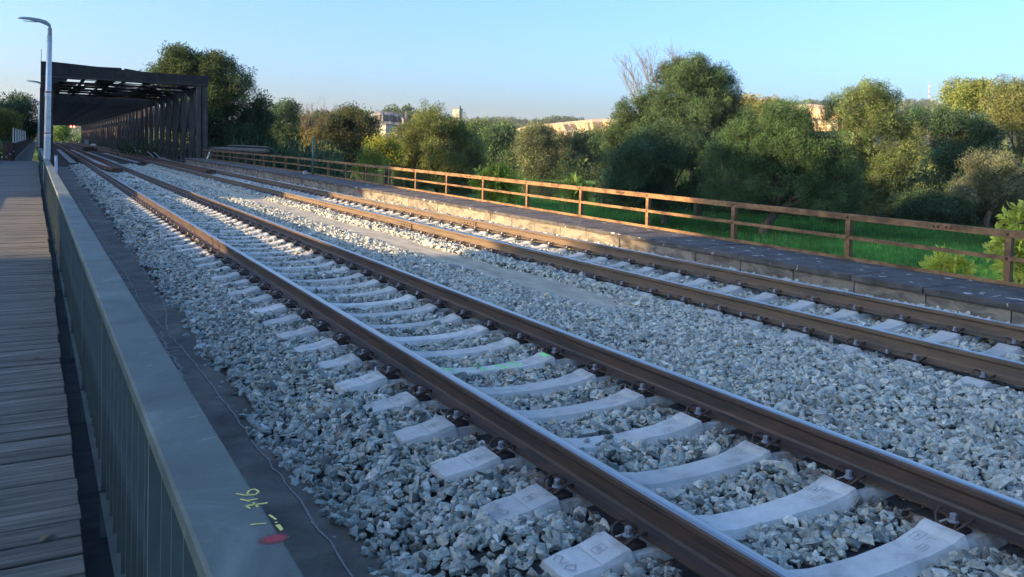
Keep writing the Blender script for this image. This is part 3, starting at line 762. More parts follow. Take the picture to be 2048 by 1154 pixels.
# ================================================================== PARAPET AND RUSTY RAILING
def zs(y): return .205 + .0052*min(max(y, 0)-6, 34)
def coping_material():
    mt, N, L, bs = nodes('coping')
    tc = N.new('ShaderNodeTexCoord'); oi = N.new('ShaderNodeObjectInfo')
    mu = N.new('ShaderNodeVectorMath'); mu.operation = 'SCALE'; mu.inputs[0].default_value = (31,17,9); L.new(oi.outputs['Random'], mu.inputs['Scale'])
    ad = N.new('ShaderNodeVectorMath'); L.new(tc.outputs['Object'], ad.inputs[0]); L.new(mu.outputs[0], ad.inputs[1])
    n = N.new('ShaderNodeTexNoise'); n.inputs['Scale'].default_value = 4; n.inputs['Detail'].default_value = 10; L.new(ad.outputs[0], n.inputs['Vector'])
    r = ramp(N, [(.3,(.035,.034,.032)),(.5,(.062,.058,.055)),(.7,(.10,.094,.085))]); L.new(n.outputs['Fac'], r.inputs[0])
    n2 = N.new('ShaderNodeTexNoise'); n2.inputs['Scale'].default_value = 7; n2.inputs['Detail'].default_value = 3; L.new(ad.outputs[0], n2.inputs['Vector'])
    r2 = ramp(N, [(.655,(0,0,0)),(.675,(1,1,1))]); L.new(n2.outputs['Fac'], r2.inputs[0])
    mx = N.new('ShaderNodeMix'); mx.data_type = 'RGBA'; mx.inputs['B'].default_value = (.42,.41,.38,1)
    L.new(r2.outputs[0], mx.inputs['Factor']); L.new(r.outputs[0], mx.inputs['A']); L.new(mx.outputs['Result'], bs.inputs['Base Color'])
    bs.inputs['Roughness'].default_value = .9
    bp = N.new('ShaderNodeBump'); bp.inputs['Strength'].default_value = .4; bp.inputs['Distance'].default_value = .01
    L.new(n.outputs['Fac'], bp.inputs['Height']); L.new(bp.outputs[0], bs.inputs['Normal'])
    MATS['coping'] = mt
coping_material()
pw = empty('parapet_wall', (9.3, 0, -.26)); tag(pw, 'low weathered concrete parapet wall with dark coping slabs beside the far track', 'wall')
def chip(me, seed, amt=.012):
    r = random.Random(seed)
    for v in me.vertices: v.co += Vector((r.uniform(-amt,amt)*.6, r.uniform(-amt,amt)*.3, r.uniform(-amt,amt)*.4))
    return me
COPE = []
for k in range(6):
    b = MB(); xs_ = [0, .3, .7, 1.0]
    for i in range(4):
        y = -.505+1.01*i/3
        b.v += [(-.06,y,.028),(1.30,y,0),(1.30,y,.10),(-.048,y,.10),(-.06,y,.09)]
    for i in range(3):
        for j in range(5): b.f.append((i*5+j, i*5+(j+1)%5, (i+1)*5+(j+1)%5, (i+1)*5+j)); b.mi.append(0)
    b.f += [(4,3,2,1,0),(15,16,17,18,19)]; b.mi += [0,0]
    COPE.append(chip(b.mesh('coping_slab', 'coping'), k))
PAN = MB().box(0,.12,-.502,.502,0,1).mesh('panel', 'parapet')
for k in range(-2, 66):
    y = 5.7+1.02*k
    if y > 66: break
    z = zs(y)
    o = put('coping_slab', COPE[k % 6], pw, (random.uniform(-.008,.008), y, z-.10+.26)); o.rotation_euler = (random.uniform(-.004,.004), random.uniform(-.006,.006), random.uniform(-.004,.004))
    o = put('panel', PAN, pw, (random.uniform(0,.012), y, 0)); o.scale = (1, 1, z-.078+.26)
b = MB(); b.box(.13,1.26,2.6,66,0,.27); b.build('core', 'parapet', pw)
# red letters brushed on two panels
def wallstrokes(lines, y0, z0, sy, sz, wd):
    b = MB()
    for ln in lines:
        for (a0,c0),(a1,c1) in zip(ln[:-1], ln[1:]):
            A = Vector((0, y0-a0*sy, z0+c0*sz)); B = Vector((0, y0-a1*sy, z0+c1*sz)); t = (B-A).normalized(); n = Vector((0,-t.z,t.y))*wd/2
            b.quad(*[(-.004, p.y, p.z) for p in (A-n, A+n, B+n, B-n)])
    o = b.build('lettering', 'pink_paint', pw)
SL = [(.8,1),(.2,.95),(.1,.7),(.8,.35),(.7,.05),(.0,0)]
def at(l, dx): return [[(x+dx, z) for x, z in ln] for ln in l]
W_ = [[(0,1),(.2,0),(.4,.7),(.6,0),(.8,1)]]; ONE = [[(.2,.8),(.5,1),(.5,0)]]; SEV = [[(0,1),(.8,1),(.3,0)]]
A_ = [[(0,0),(.4,1),(.8,0)],[(.2,.4),(.6,.4)]]; N_ = [[(0,0),(0,1),(.8,0),(.8,1)]]; E_ = [[(.8,1),(0,1),(0,0),(.8,0)],[(0,.5),(.6,.5)]]; T_ = [[(0,1),(.9,1)],[(.45,1),(.45,0)]]
wallstrokes([SL]+at(W_,1.1)+at(ONE,2.4)+at(SEV,3.3), 37.3, .135+.26, .27, .13, .03)
wallstrokes([SL]+at(T_,1.0)+at(A_,2.0)+at(N_,3.0)+at(E_,4.0), 27.4, .12+.26, .20, .14, .026)

rf = empty('rusty_railing', (10.4, 0, .2)); tag(rf, 'long rusty steel railing with two bars on the parapet beyond the far track', 'railing')
RP = MB().box(.012,.024,-.039,.039,-.03,.64).box(.024,.09,-.039,-.028,-.03,.64).mesh('post', 'rust')
RB = MB().tube([(0,0,0),(-.010,0,0),(-.016,0,0)], [.019,.017,.008], 8).mesh('bolt', 'rust_dark', True)
FT = .695
for k in range(-2, 26):
    y = 5.89+2.353*k
    if y > 65.5: break
    b0 = zs(y)-.2
    o = put('post', RP, rf, (0, y, b0)); o.rotation_euler = (random.uniform(-.008,.008), 0, 0); o.scale = (1,1,FT/.64*.985)
    put('bolt', RB, rf, (-.002, y, b0+FT-.045)); put('bolt', RB, rf, (-.002, y, b0+.345))
def longbar(y0, y1, zc, h, th, name, lip=0):
    b = MB(); prof = [(-.0,zc-h/2),(.010,zc-h/2),(.010,zc+h/2-.01),(th,zc+h/2-.01),(th,zc+h/2),(0,zc+h/2)] if lip else [(0,zc-h/2),(.010,zc-h/2),(.010,zc+h/2),(0,zc+h/2)]
    ysl = list(np.linspace(y0, y1, 4)); n = len(prof)
    for y in ysl: b.v += [(x, y, z+zs(y)-.2) for x, z in prof]
    for i in range(len(ysl)-1):
        for j in range(n): b.f.append((i*n+j, i*n+(j+1)%n, (i+1)*n+(j+1)%n, (i+1)*n+j)); b.mi.append(0)
    b.f += [tuple(reversed(range(n))), tuple((len(ysl)-1)*n+j for j in range(n))]; b.mi += [0,0]
    b.build(name, 'rust', rf)
y = 6.75-7.06
while y < 65:
    longbar(y, min(y+7.055, 65.9), FT-.045, .088, .07, 'top_rail', 1)
    longbar(y+.002, min(y+7.05, 65.9), .345, .052, .03, 'middle_rail', 1)
    longbar(y+.002, min(y+7.05, 65.9), .035, .05, .05, 'bottom_rail')
    if y > 0:
        for dy in (-.12,-.06,.06,.12): put('bolt', RB, rf, (-.002, y+dy, zs(y)-.2+FT-.045)); 
        b = MB(); b.box(-.0035,-.0005,y-.16,y+.16,zs(y)-.2+.325,zs(y)-.2+.365); b.build('splice_plate', 'rust', rf)
    y += 7.06
b = MB(); b.tube([(10.2,35.6,.36),(10.2,35.6,2.0)], .038, 10); o = b.build('green_pole', 'green_steel', None, True); tag(o, 'slim green steel pole standing on the parapet before the trees', 'pole')
b = MB(); b.box(10.02,10.16,36.3,36.5,.37,.52); me = b.mesh('junction_box', 'pale_board'); o = put('junction_box', bevel(me, .01)); tag(o, 'small grey box on the parapet beside the green pole', 'box')

# ================================================================== TRUSS BRIDGE
b = MB(); b.box(.62, 10.45, 62.02, 302, -.55, -.142)
structure(b.build('truss_deck', 'deck_wood'))
NP, PLN, XL, XR = 9, 5.0, .40, 10.78
def post_mesh():
    b = MB()
    for s in (-1, 1): b.box(-.20,.20, s*.17-.075, s*.17+.075, -.1, 5.95)
    for z in (.9, 2.3, 3.6, 5.0): b.box(-.21,-.19,-.10,.10,z,z+.22); b.box(.19,.21,-.10,.10,z,z+.22)
    return b.mesh('truss_post', 'steel_dark_b')
PM = post_mesh()
def diag_mesh(s):
    b = MB(); x = .09*s
    b.bar((x,.35,.2),(x,PLN-.35,5.85),   .10, .42, up=(0,1,0)) if s > 0 else b.bar((x,PLN-.35,.2),(x,.35,5.85), .10, .42, up=(0,1,0))
    return b.mesh('diagonal', 'steel_dark_b')
DM = {1: diag_mesh(1), -1: diag_mesh(-1)}
HM = MB().box(-.10,.10,-.12,.12,-.1,5.95).mesh('hanger', 'steel_dark')
CBM = MB().box(XL+.2, XR-.2, -.16, .16, 5.86, 5.88).box(XL+.2,XR-.2,-.02,.02,5.88,6.00).box(XL+.2,XR-.2,-.16,.16,6.00,6.02).mesh('cross_beam', 'steel_dark')
CBD = MB().box(XL+.2, XR-.2, -.2, .2, 5.30, 6.10).mesh('cross_beam', 'steel_dark')
GUS = MB(); GUS.v += [(0,-.02,0),(0,.02,0),(-.75,-.02,.62),(-.75,.02,.62),(0,-.02,.62),(0,.02,.62)]; GUS.f += [(0,2,4),(1,5,3),(0,1,3,2),(2,3,5,4),(0,4,5,1)]; GUS.mi += [0]*5
GUSR = GUS.mesh('gusset', 'steel_dark_b')
LAT = MB().bar((XL+.3,.2,5.98),(XR-.3,PLN-.2,5.98),.14,.05).bar((XR-.3,.2,5.92),(XL+.3,PLN-.2,5.92),.14,.05).mesh('lateral_brace', 'steel_dark')
ROOFP = [(x0, x1) for x0, x1 in ((2.5,2.75),(4.0,4.2),(5.3,5.55),(7.1,7.3))]
LON = MB()
for x0, x1 in ROOFP: LON.box(x0, x1, .1, PLN-.1, 6.06, 6.14)
LONM = LON.mesh('roof_girder', 'steel_dark')
def span(y0, label, first=False):
    root = empty('truss_bridge_span', (0, y0, 0)); tag(root, label, 'bridge', 'spans of the truss bridge')
    L = NP*PLN
    for x in (XL, XR):
        b = MB(); b.box(x-.26,x+.26,-.25,L+.25,5.95,6.42); b.build('top_chord', 'steel_dark', root)
        b = MB(); b.box(x-.24,x+.24,-.25,L+.25,-.45,-.10); b.build('bottom_chord', 'steel_dark', root)
        for k in range(NP+1): put('truss_post', PM, root, (x, k*PLN, 0))
        for k in range(NP):
            put('diagonal', DM[1], root, (x, k*PLN, 0)); put('diagonal', DM[-1], root, (x, k*PLN, 0))
            if not first: put('hanger', HM, root, (x, (k+.5)*PLN, 0))
    deep = not first
    for k in range(NP+1):
        if first and k == 0: continue
        put('cross_beam', CBD if (deep or k > 5) else CBM, root, (0, k*PLN, 0))
        g = put('gusset', GUSR, root, (XR-.2, k*PLN, 5.25)); g = put('gusset', GUSR, root, (XL+.2, k*PLN, 5.25)); g.scale = (-1,1,1)
    for k in range(NP):
        put('lateral_brace', LAT, root, (0, k*PLN, 0)); put('roof_girder', LONM, root, (0, k*PLN, 0))
    if first:
        rp = random.Random(3)
        for k in range(5):
            x = 1.0
            while x < 10.0:
                wd = rp.uniform(.25, 1.5)
                if rp.random() < .62:
                    b = MB(); y1 = k*PLN; b.box(x, min(x+wd, 10.2), y1+.2, y1+PLN-.2, 6.03, 6.05); b.build('roof_plate', 'steel_dark', root)
                x += wd+rp.uniform(.0,.1)
        b = MB()    # portal beam with a slightly sagging top edge and a notch
        prof = [(-.18,7.04),(.5,7.06),(2.0,6.98),(3.4,6.90),(4.75,6.92),(5.0,6.92),(5.01,6.80),(5.2,6.80),(5.21,6.90),(6.3,6.76),(7.6,6.70),(9.2,6.70),(10.4,6.70),(11.05,6.74),(11.25,6.62),(11.1,6.5),(11.05,5.9)]
        low = [(10.0,5.90),(7.0,5.88),(4.0,5.93),(1.6,5.95),(.62,5.5),(.62,5.2),(-.18,5.2)]
        pr = prof+low; n = len(pr)
        b.v += [(x,-.55,z) for x,z in pr]+[(x,-.15,z) for x,z in pr]
        for j in range(n): b.f.append((j,(j+1)%n,n+(j+1)%n,n+j)); b.mi.append(0)
        b.f += [tuple(reversed(range(n))), tuple(range(n,2*n))]; b.mi += [0,0]
        p = b.build('portal_beam', 'steel_dark', root)
        b = MB(); b.box(-.19,11.06,-.62,-.56,5.96,6.02)
        for x in (1.4,2.9,4.4,5.9,7.4,8.9): b.box(x-.02,x+.02,-.60,-.552,5.95,6.66)
        b.build('flange', 'steel_dark_b', p)
        b = MB(); b.box(-.22,.62,-.60,.10,-.35,5.18); b.build('end_post', 'steel_dark', root)
        b = MB()
        for x0, x1, t0, t1 in ((10.35,10.62,10.30,10.55),(10.75,11.15,10.65,10.98)):
            b.bar(((x0+x1)/2,-.35,-.35),((t0+t1)/2,-.35,5.88), x1-x0, .5, up=(0,1,0))
        b.bar((10.95,-.65,-.3),(10.85,-.65,5.86),.22,.08,up=(0,1,0))
        b.build('end_post', 'steel_dark_b', root)
        b = MB(); b.tube([(-.15,-.3,7.0),(-.15,-.3,7.9)], .02, 6); b.build('rod', 'steel_dark', root)
        for k in range(6):
            b = MB(); yy = 2.2+5.0*k; b.bar((XR-.4,yy+.9,-.1),(XR-.3,yy+2.4,1.3),.08,.08); b.build('strut', 'steel_dark_b', root)
    return root
span(68.2, 'dark steel truss bridge, the nearest span with the portal over both tracks', True)
for k, nm in enumerate(('second', 'third', 'fourth', 'farthest')):
    span(68.2+46.6*(k+1), f'{nm} span of the dark steel truss bridge, seen inside the portal')

def boards(x0, x1, y0, y1, z, label):
    root = empty('board_path', ((x0+x1)/2, y0, z)); tag(root, label, 'boards')
    y = 0; L = y1-y0; hw = (x1-x0)/2
    while y < L:
        ln = min(random.uniform(3.6, 5.0), L-y)
        b = MB(); b.box(-hw+random.uniform(0,.03), hw-random.uniform(0,.03), y, y+ln-.02, 0, .04); b.build('board', 'pale_board', root); y += ln
boards(1.62, 2.08, 66.3, 133, -.085, 'pale boards left of the near track at the bridge entrance')
boards(2.98, 3.46, 51, 128, .012, 'pale boards between the guard rails of the near track')
boards(4.35, 4.85, 66.8, 112, -.085, 'pale boards just right of the near track on the bridge')
boards(6.05, 6.50, 69, 108, -.085, 'pale boards left of the far track on the bridge')
boards(7.26, 7.74, 50, 110, .012, 'pale boards between the guard rails of the far track')
# odds and ends lying on the bridge deck
b = MB(); r_ = random.Random(5)
for (cx,cz,sx,sz) in ((0,.22,.42,.26),(.35,.2,.3,.22),(-.3,.17,.28,.2)):
    o0 = len(b.v); n = 10
    for i in range(5):
        ph = -math.pi/2+math.pi*i/4
        for j in range(n):
            a = 2*math.pi*j/n; k = 1+.12*r_.uniform(-1,1)
            b.v.append((cx+sx*math.cos(ph)*math.cos(a)*k, .3*math.cos(ph)*math.sin(a)*k, max(0, cz+sz*math.sin(ph)*k)))
    for i in range(4):
        for j in range(n): b.f.append((o0+i*n+j,o0+i*n+(j+1)%n,o0+(i+1)*n+(j+1)%n,o0+(i+1)*n+j)); b.mi.append(0)
o = b.build('white_bag', 'white_paint'); o.location = (9.6,205,-.14); tag(o, 'white bag lying at the foot of the right bridge side far inside', 'bag')
b = MB(); b.box(-.45,.45,-.3,.3,0,1.2); b.box(-.5,.5,-.35,.35,1.2,1.28); o = b.build('cabinet', 'pale_board'); o.location = (9.4,232,-.14); tag(o, 'pale equipment cabinet far inside the bridge beside the right side', 'cabinet')
b = MB(); b.box(-.9,.9,-.5,.5,0,.35); b.box(-.7,.5,-.4,.4,.35,.55); o = b.build('timber_stack', 'rust_dark'); o.location = (5.6,128,-.10); tag(o, 'dark stack of timber between the two tracks inside the bridge', 'timber')
for k in range(7):
    b = MB(); b.bar((0,0,.06),(random.uniform(-.5,.5),random.uniform(1.2,2.4),random.uniform(.06,.8)), .09, .07)
    o = b.build('loose_beam', 'pale_board'); o.location = (9.75+random.uniform(-.25,.2), 76+7.5*k, -.14); tag(o, f'loose pale beam on the deck along the right bridge side, {ORD[k]} of them', 'beam', 'loose beams on the bridge deck')
# red signal at the far end
sg = empty('railway_signal', (1.75, 262, -.14)); tag(sg, 'railway signal showing two red lights at the far end of the bridge', 'signal')
b = MB(); b.tube([(0,0,0),(0,0,5.2)], .08, 8); b.bar((0,0,5.0),(5.6,0,5.0),.12,.12); b.build('mast', 'steel_dark', sg)
b = MB(); b.box(4.7,6.0,-.12,.12,4.35,5.1); hd = b.build('head', 'steel_dark', sg)
for x in (4.98, 5.72): b = MB(); b.tube([(x,-.13,4.72),(x,-.17,4.72)], .24, 14); b.build('red_lamp', 'red_light', hd)

# pipe and board at the right end of the parapet
pp = empty('lagged_pipe', (11.35, 49, 1.1)); tag(pp, 'thick grey lagged pipe on brackets outside the rusty railing by the bridge', 'pipe')
b = MB(); b.tube([(0,0,.10),(0,9,.06),(0,19,.0)], .16, 12); b.build('pipe', 'pipe_grey', pp, True)
b = MB(); b.tube([(0,-.05,.34),(0,8,.34),(0,12,.30)], .05, 8); b.build('thin_pipe', 'pipe_grey', pp, True)
b = MB(); b.tube([(0,-.05,.34),(.02,-1.4,.25),(.05,-2.3,-.15),(.1,-2.6,-.7)], .025, 6); b.build('cable_end', 'black_rubber', pp, True)
for k in range(5):
    b = MB(); y = 1.5+4*k; b.bar((-.75,y,-1.0),(.05,y,-1.0),.12,.12); b.bar((0,y,-1.0),(0,y,-.1),.12,.12); b.bar((-.6,y,-1.9),(0,y,-1.0),.1,.1); b.build('bracket', 'steel_dark_b', pp)
b = MB(); b.bar((10.35,63.3,.36),(10.62,63.6,1.0),.55,.04,up=(-1,0,.3)); o = b.build('leaning_board', 'white_paint'); tag(o, 'pale board leaning by the railing at the foot of the bridge portal', 'board')

# ================================================================== TREES AND PLANTS
def cluster_mesh(k, n=46, ln=.42, wd=.16, droop=0.0, flat=False):
    r = np.random.default_rng(900+k); V = []; F = []
    for i in range(n):
        dv = r.normal(size=3); dv /= np.linalg.norm(dv); p = dv*(r.random()**.45)
        t = dv*.8 + r.normal(size=3)*.6; t[2] += -droop + .25; t /= np.linalg.norm(t)
        s = np.cross(t, r.normal(size=3)); s /= np.linalg.norm(s)
        l = ln*r.uniform(.6,1.3); w2 = wd*r.uniform(.7,1.2)/2
        o = len(V); V += [tuple(p), tuple(p+t*l*.45+s*w2), tuple(p+t*l), tuple(p+t*l*.45-s*w2)]; F.append((o,o+1,o+2,o+3))
    me = bpy.data.meshes.new('leaf_clump'); me.from_pydata(V, [], F); me.materials.append(MATS['leaf']); return me
LEAF = {'leaf': [source('leaf_clump', cluster_mesh(k)) for k in range(6)],
        'willow': [source('leaf_clump', cluster_mesh(20+k, 60, .50, .10, .25)) for k in range(6)],
        'mass': [source('leaf_clump', cluster_mesh(60+k, 60, .9, .75)) for k in range(4)],
        'fine': [source('leaf_clump', cluster_mesh(80+k, 320, .17, .075)) for k in range(5)],
        'blob': [source('leaf_clump', cluster_mesh(40+k, 110, .36, .26)) for k in range(6)]}
def nz(P, f, s): return np.sin(P[:,0]*f+s)*np.sin(P[:,1]*f*1.1+s*2.1)*np.sin(P[:,2]*f*.9+s*.7) + .5*np.sin(P[:,0]*f*2.3+s*3)*np.sin(P[:,2]*f*2.1+P[:,1]*f*1.7)
def crown_points(lobes, dens, seed):
    """leaf clumps over many small boughs, so that the crown has bumps, hollows and gaps"""
    r = np.random.default_rng(seed); out = []
    for (c, rx, rz) in lobes:
        m_ = 15
        bv = r.normal(size=(m_,3)); bv /= np.linalg.norm(bv, axis=1)[:,None]; bv[:,2] = np.where(bv[:,2] < -.5, -bv[:,2], bv[:,2])
        for q in range(m_):
            k0 = r.uniform(.36,.56); cc = c + bv[q]*np.array([rx,rx,rz])*r.uniform(.5,.84); sx, sz = rx*k0, rz*k0*r.uniform(.7,1.0)
            n = max(3, int(4*math.pi*sx*sx*dens*.54*r.uniform(.35,1.5)))
            dv = r.normal(size=(n,3)); dv /= np.linalg.norm(dv, axis=1)[:,None]
            rr = 1.08-.6*r.random(n)**1.6; rr = np.where(r.random(n) < .10, r.uniform(1.05,1.38,n), rr)
            P = cc + dv*np.array([sx,sx,sz])*rr[:,None]
            P[:,2] -= .10*sx*r.random(n)*(np.abs(dv[:,2]) < .4)
            k = nz(P, 2.6/max(rx,.8), seed*.37)
            out.append(P[k > -.26])
    return np.concatenate(out)
def base_z(x, y): return float(ground_z(np.array([x]), np.array([y]))[0])
def limbs(b, base, lobes, r0, seed, fork=.35):
    r = random.Random(seed); base = Vector(base); top = max(c[2] for c, _, _ in lobes)
    cen = Vector((sum(c[0] for c,_,_ in lobes)/len(lobes), sum(c[1] for c,_,_ in lobes)/len(lobes), 0))
    fz = base.z+(top-base.z)*fork; fk = Vector((base.x*.5+cen.x*.5, base.y*.5+cen.y*.5, fz))
    b.tube([base-Vector((0,0,.5)), base.lerp(fk,.5)+Vector((r.uniform(-.3,.3),r.uniform(-.3,.3),0)), fk], [r0*1.25, r0, r0*.85], 8)
    for c, rx, rz in lobes:
        c = Vector(c); mid = fk.lerp(c, .5)+Vector((r.uniform(-.5,.5),r.uniform(-.5,.5),r.uniform(-.2,.6)))
        b.tube([fk, mid, c], [r0*.5, r0*.3, r0*.14], 6)
        for q in range(4):
            e = c+Vector((r.uniform(-1,1)*rx*.75, r.uniform(-1,1)*rx*.75, r.uniform(-.2,1)*rz*.8))
            b.tube([mid.lerp(c,.6), c.lerp(e,.6)+Vector((0,0,.2)), e], [r0*.2,r0*.12,r0*.05], 4, cap=False)
TREES = 0
def tree(name, label, D, ub, lob, col, key='willow', dens=1.9, var=.27, r0=.34, group=None, cs=None, bare=None, zb=None, fork=.35):
    global TREES; TREES += 1; seed = 50+TREES
    L = []
    for it in lob:
        u, v, ru, rv = it[:4]; dd = it[4] if len(it) > 4 else 0
        r = pray(u, 290); az = math.atan2(r[0], r[1]); dep = (D+dd)*math.cos(az-.51486)
        mpp = dep/FPX; L.append((atD(u, v, D+dd), ru*mpp*1.12, rv*mpp*1.12))
    p = atD(ub, 300, D); z0 = base_z(p[0], p[1]) if zb is None else zb
    root = empty(name, (p[0], p[1], z0)); tag(root, label, 'tree' if 'bush' not in name and 'sapling' not in name else 'bush', group)
    inv = np.array([p[0], p[1], z0])
    LL = [(c-inv, rx, rz) for c, rx, rz in L]
    b = MB(); limbs(b, (0,0,0), LL, r0, seed, fork)
    if bare:
        rr = random.Random(seed+9)
        for (u0,v0,u1,v1) in bare:
            A = Vector(atD(u0,v0,D)-inv); B = Vector(atD(u1,v1,D)-inv); m1 = A.lerp(B,.5)+Vector((rr.uniform(-.5,.5),rr.uniform(-.5,.5),rr.uniform(-.3,.5)))
            b.tube([A,m1,B],[.075,.045,.015],5,mi=1)
            for q in range(16):
                s0 = A.lerp(B,rr.uniform(.25,.95)); e = s0+(B-A).normalized()*rr.uniform(.8,2.2)+Vector((rr.uniform(-1.1,1.1),rr.uniform(-1.1,1.1),rr.uniform(.2,1.2)))
                b.tube([s0,s0.lerp(e,.5)+Vector((rr.uniform(-.2,.2),0,.1)),e],[.028,.018,.008],4,mi=1,cap=False)
                for q2 in range(6):
                    s1 = s0.lerp(e,rr.uniform(.4,1)); e1 = s1+Vector((rr.uniform(-.6,.6),rr.uniform(-.6,.6),rr.uniform(.2,.9)))
                    b.tube([s1,e1],[.014,.006],3,mi=1,cap=False)
    b.build('trunk', ['bark','twig'] if bare else 'bark', root, True)
    P = crown_points(LL, dens*1.15*min(1.0, (95/D)**1.6), seed); n = len(P)
    r = np.random.default_rng(seed); c0 = np.array(col)
    k = np.exp(r.normal(0, var, n))[:,None]*np.clip(1+.18*nz(P, .9, seed), .6, 1.5)[:,None]
    C = np.concatenate([np.clip(c0*k*np.exp(r.normal(0,.05,(n,3))), 0, 1), np.ones((n,1))], 1)
    cs = cs or max(.42, D/185)
    stuff(scatter('crown', key, LEAF[key], P, r.uniform(0, 6.28, (n,3))*np.array([.25,.25,1]), cs*np.exp(r.normal(0,.2,n)), root, col=C))
    return root
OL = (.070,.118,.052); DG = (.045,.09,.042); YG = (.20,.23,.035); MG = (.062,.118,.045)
# right-hand group
tree('willow_tree', 'large spreading willow with bare twigs at its upper left, right of centre', 97, 1405,
     [(1388,165,55,42),(1440,190,42,46),(1335,215,55,40),(1268,222,34,26),(1245,245,28,22),(1400,240,82,52),(1310,262,68,42),(1462,225,26,40),(1378,142,42,24),(1475,262,45,40),(1250,285,40,30),(1420,170,40,40),(1355,175,45,35),(1420,300,70,50),(1350,300,60,40)], OL, dens=1.7,
     bare=[(1310,250,1258,140),(1320,235,1285,125),(1330,220,1300,130),(1345,200,1325,140),(1300,260,1245,150),(1365,190,1350,118)])
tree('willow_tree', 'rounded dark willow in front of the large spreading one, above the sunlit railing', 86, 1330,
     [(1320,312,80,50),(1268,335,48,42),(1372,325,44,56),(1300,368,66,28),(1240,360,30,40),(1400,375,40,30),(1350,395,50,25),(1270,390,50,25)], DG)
tree('willow_tree', 'broad low willow with a leaning trunk, biggest of those above the meadow', 80, 1528,
     [(1545,252,72,42),(1490,302,62,56),(1602,292,72,56),(1655,345,55,62),(1560,350,88,66),(1478,372,56,46),(1668,398,52,38),(1590,405,60,34),(1440,330,34,50),(1700,390,26,34),(1640,420,50,26),(1490,410,40,24),(1600,350,70,60),(1540,300,70,50),(1690,360,40,50)], MG, fork=.22, r0=.5)
tree('golden_tree', 'yellow sunlit treetop peeping out between the two largest willows', 150, 1530,
     [(1512,215,28,20),(1545,222,26,20),(1530,240,40,24)], (.20,.19,.07), 'leaf')
tree('willow_tree', 'tall sunlit weeping willow at right with a domed top', 106, 1755,
     [(1742,196,44,32),(1692,222,38,38),(1775,228,36,52),(1712,270,56,50),(1795,292,42,46),(1760,340,56,56),(1700,335,46,52),(1775,405,56,52),(1715,400,46,46),(1820,330,24,50),(1740,240,50,40),(1740,430,60,30),(1800,410,50,40)], (.12,.165,.06))
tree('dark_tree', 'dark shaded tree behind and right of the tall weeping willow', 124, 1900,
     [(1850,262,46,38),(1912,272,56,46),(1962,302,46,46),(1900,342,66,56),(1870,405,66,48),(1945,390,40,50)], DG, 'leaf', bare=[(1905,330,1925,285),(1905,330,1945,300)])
tree('pale_tree', 'pale green sunlit treetop left of the far right one, against the sky', 155, 1935,
     [(1938,200,42,36),(1908,226,38,32),(1962,184,32,18),(1980,220,30,30)], (.17,.21,.06), 'leaf')
tree('willow_tree', 'tall sunlit tree cut by the right edge of the picture', 132, 2045,
     [(2022,215,42,48),(2056,200,46,38),(2040,270,38,56),(2078,300,46,76),(2005,235,25,40)], (.14,.165,.06))
tree('willow_bush', 'pale grey-green round bush low at the right behind the meadow', 101, 1985,
     [(1985,342,42,34),(1958,390,48,42),(2008,400,38,40)], (.13,.15,.085))
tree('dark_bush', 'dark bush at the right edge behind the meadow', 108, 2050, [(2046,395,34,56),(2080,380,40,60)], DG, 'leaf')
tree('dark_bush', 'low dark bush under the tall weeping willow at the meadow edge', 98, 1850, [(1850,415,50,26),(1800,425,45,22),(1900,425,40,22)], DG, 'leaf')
# middle
tree('willow_tree', 'sunlit olive willow left of centre, partly hiding the pale tower', 128, 872,
     [(862,250,46,36),(818,288,38,42),(902,282,42,42),(870,332,68,50),(934,305,32,46),(800,335,38,38),(880,372,68,32),(950,350,30,40)], (.13,.165,.05))
tree('yellow_tree', 'small bright yellow-green rounded tree left of the olive willow', 119, 775, [(768,298,27,23),(788,312,20,20),(752,315,16,18)], YG, 'leaf')
tree('yellow_bush', 'yellow-green leafy bush just behind the railing, left of the rounded yellow tree', 60, 738, [(738,318,14,16),(752,330,16,14),(730,338,14,14)], (.20,.24,.05), 'leaf', dens=4, r0=.1, cs=.34)
tree('pale_willow', 'hazy olive willow with bare tips on the far bank at centre', 243, 1090,
     [(1086,276,38,24),(1068,300,34,34),(1112,306,27,38),(1090,338,46,30)], (.115,.14,.06), bare=[(1105,300,1112,262),(1110,300,1125,270)])
tree('green_tree', 'mid green tree on the far bank between the two olive willows', 268, 1000, [(990,277,32,20),(975,302,34,28),(1015,312,38,34),(985,345,48,30)], MG, 'leaf')
tree('green_tree', 'light green tree on the far bank behind the mid green one', 300, 960, [(965,262,30,18),(1010,268,28,16),(940,280,24,20)], (.11,.16,.05), 'leaf')
tree('dark_bush', 'dark bushy growth on the far bank left of the rounded dark willow', 246, 1180, [(1180,318,48,40),(1152,345,48,26),(1216,335,38,36),(1120,352,36,18)], MG, 'leaf')
tree('green_tree', 'olive tree beside the yellow quarry face, behind the bank bushes', 260, 1190, [(1190,290,30,26),(1165,300,28,26),(1225,285,26,30)], (.11,.14,.05), 'leaf')
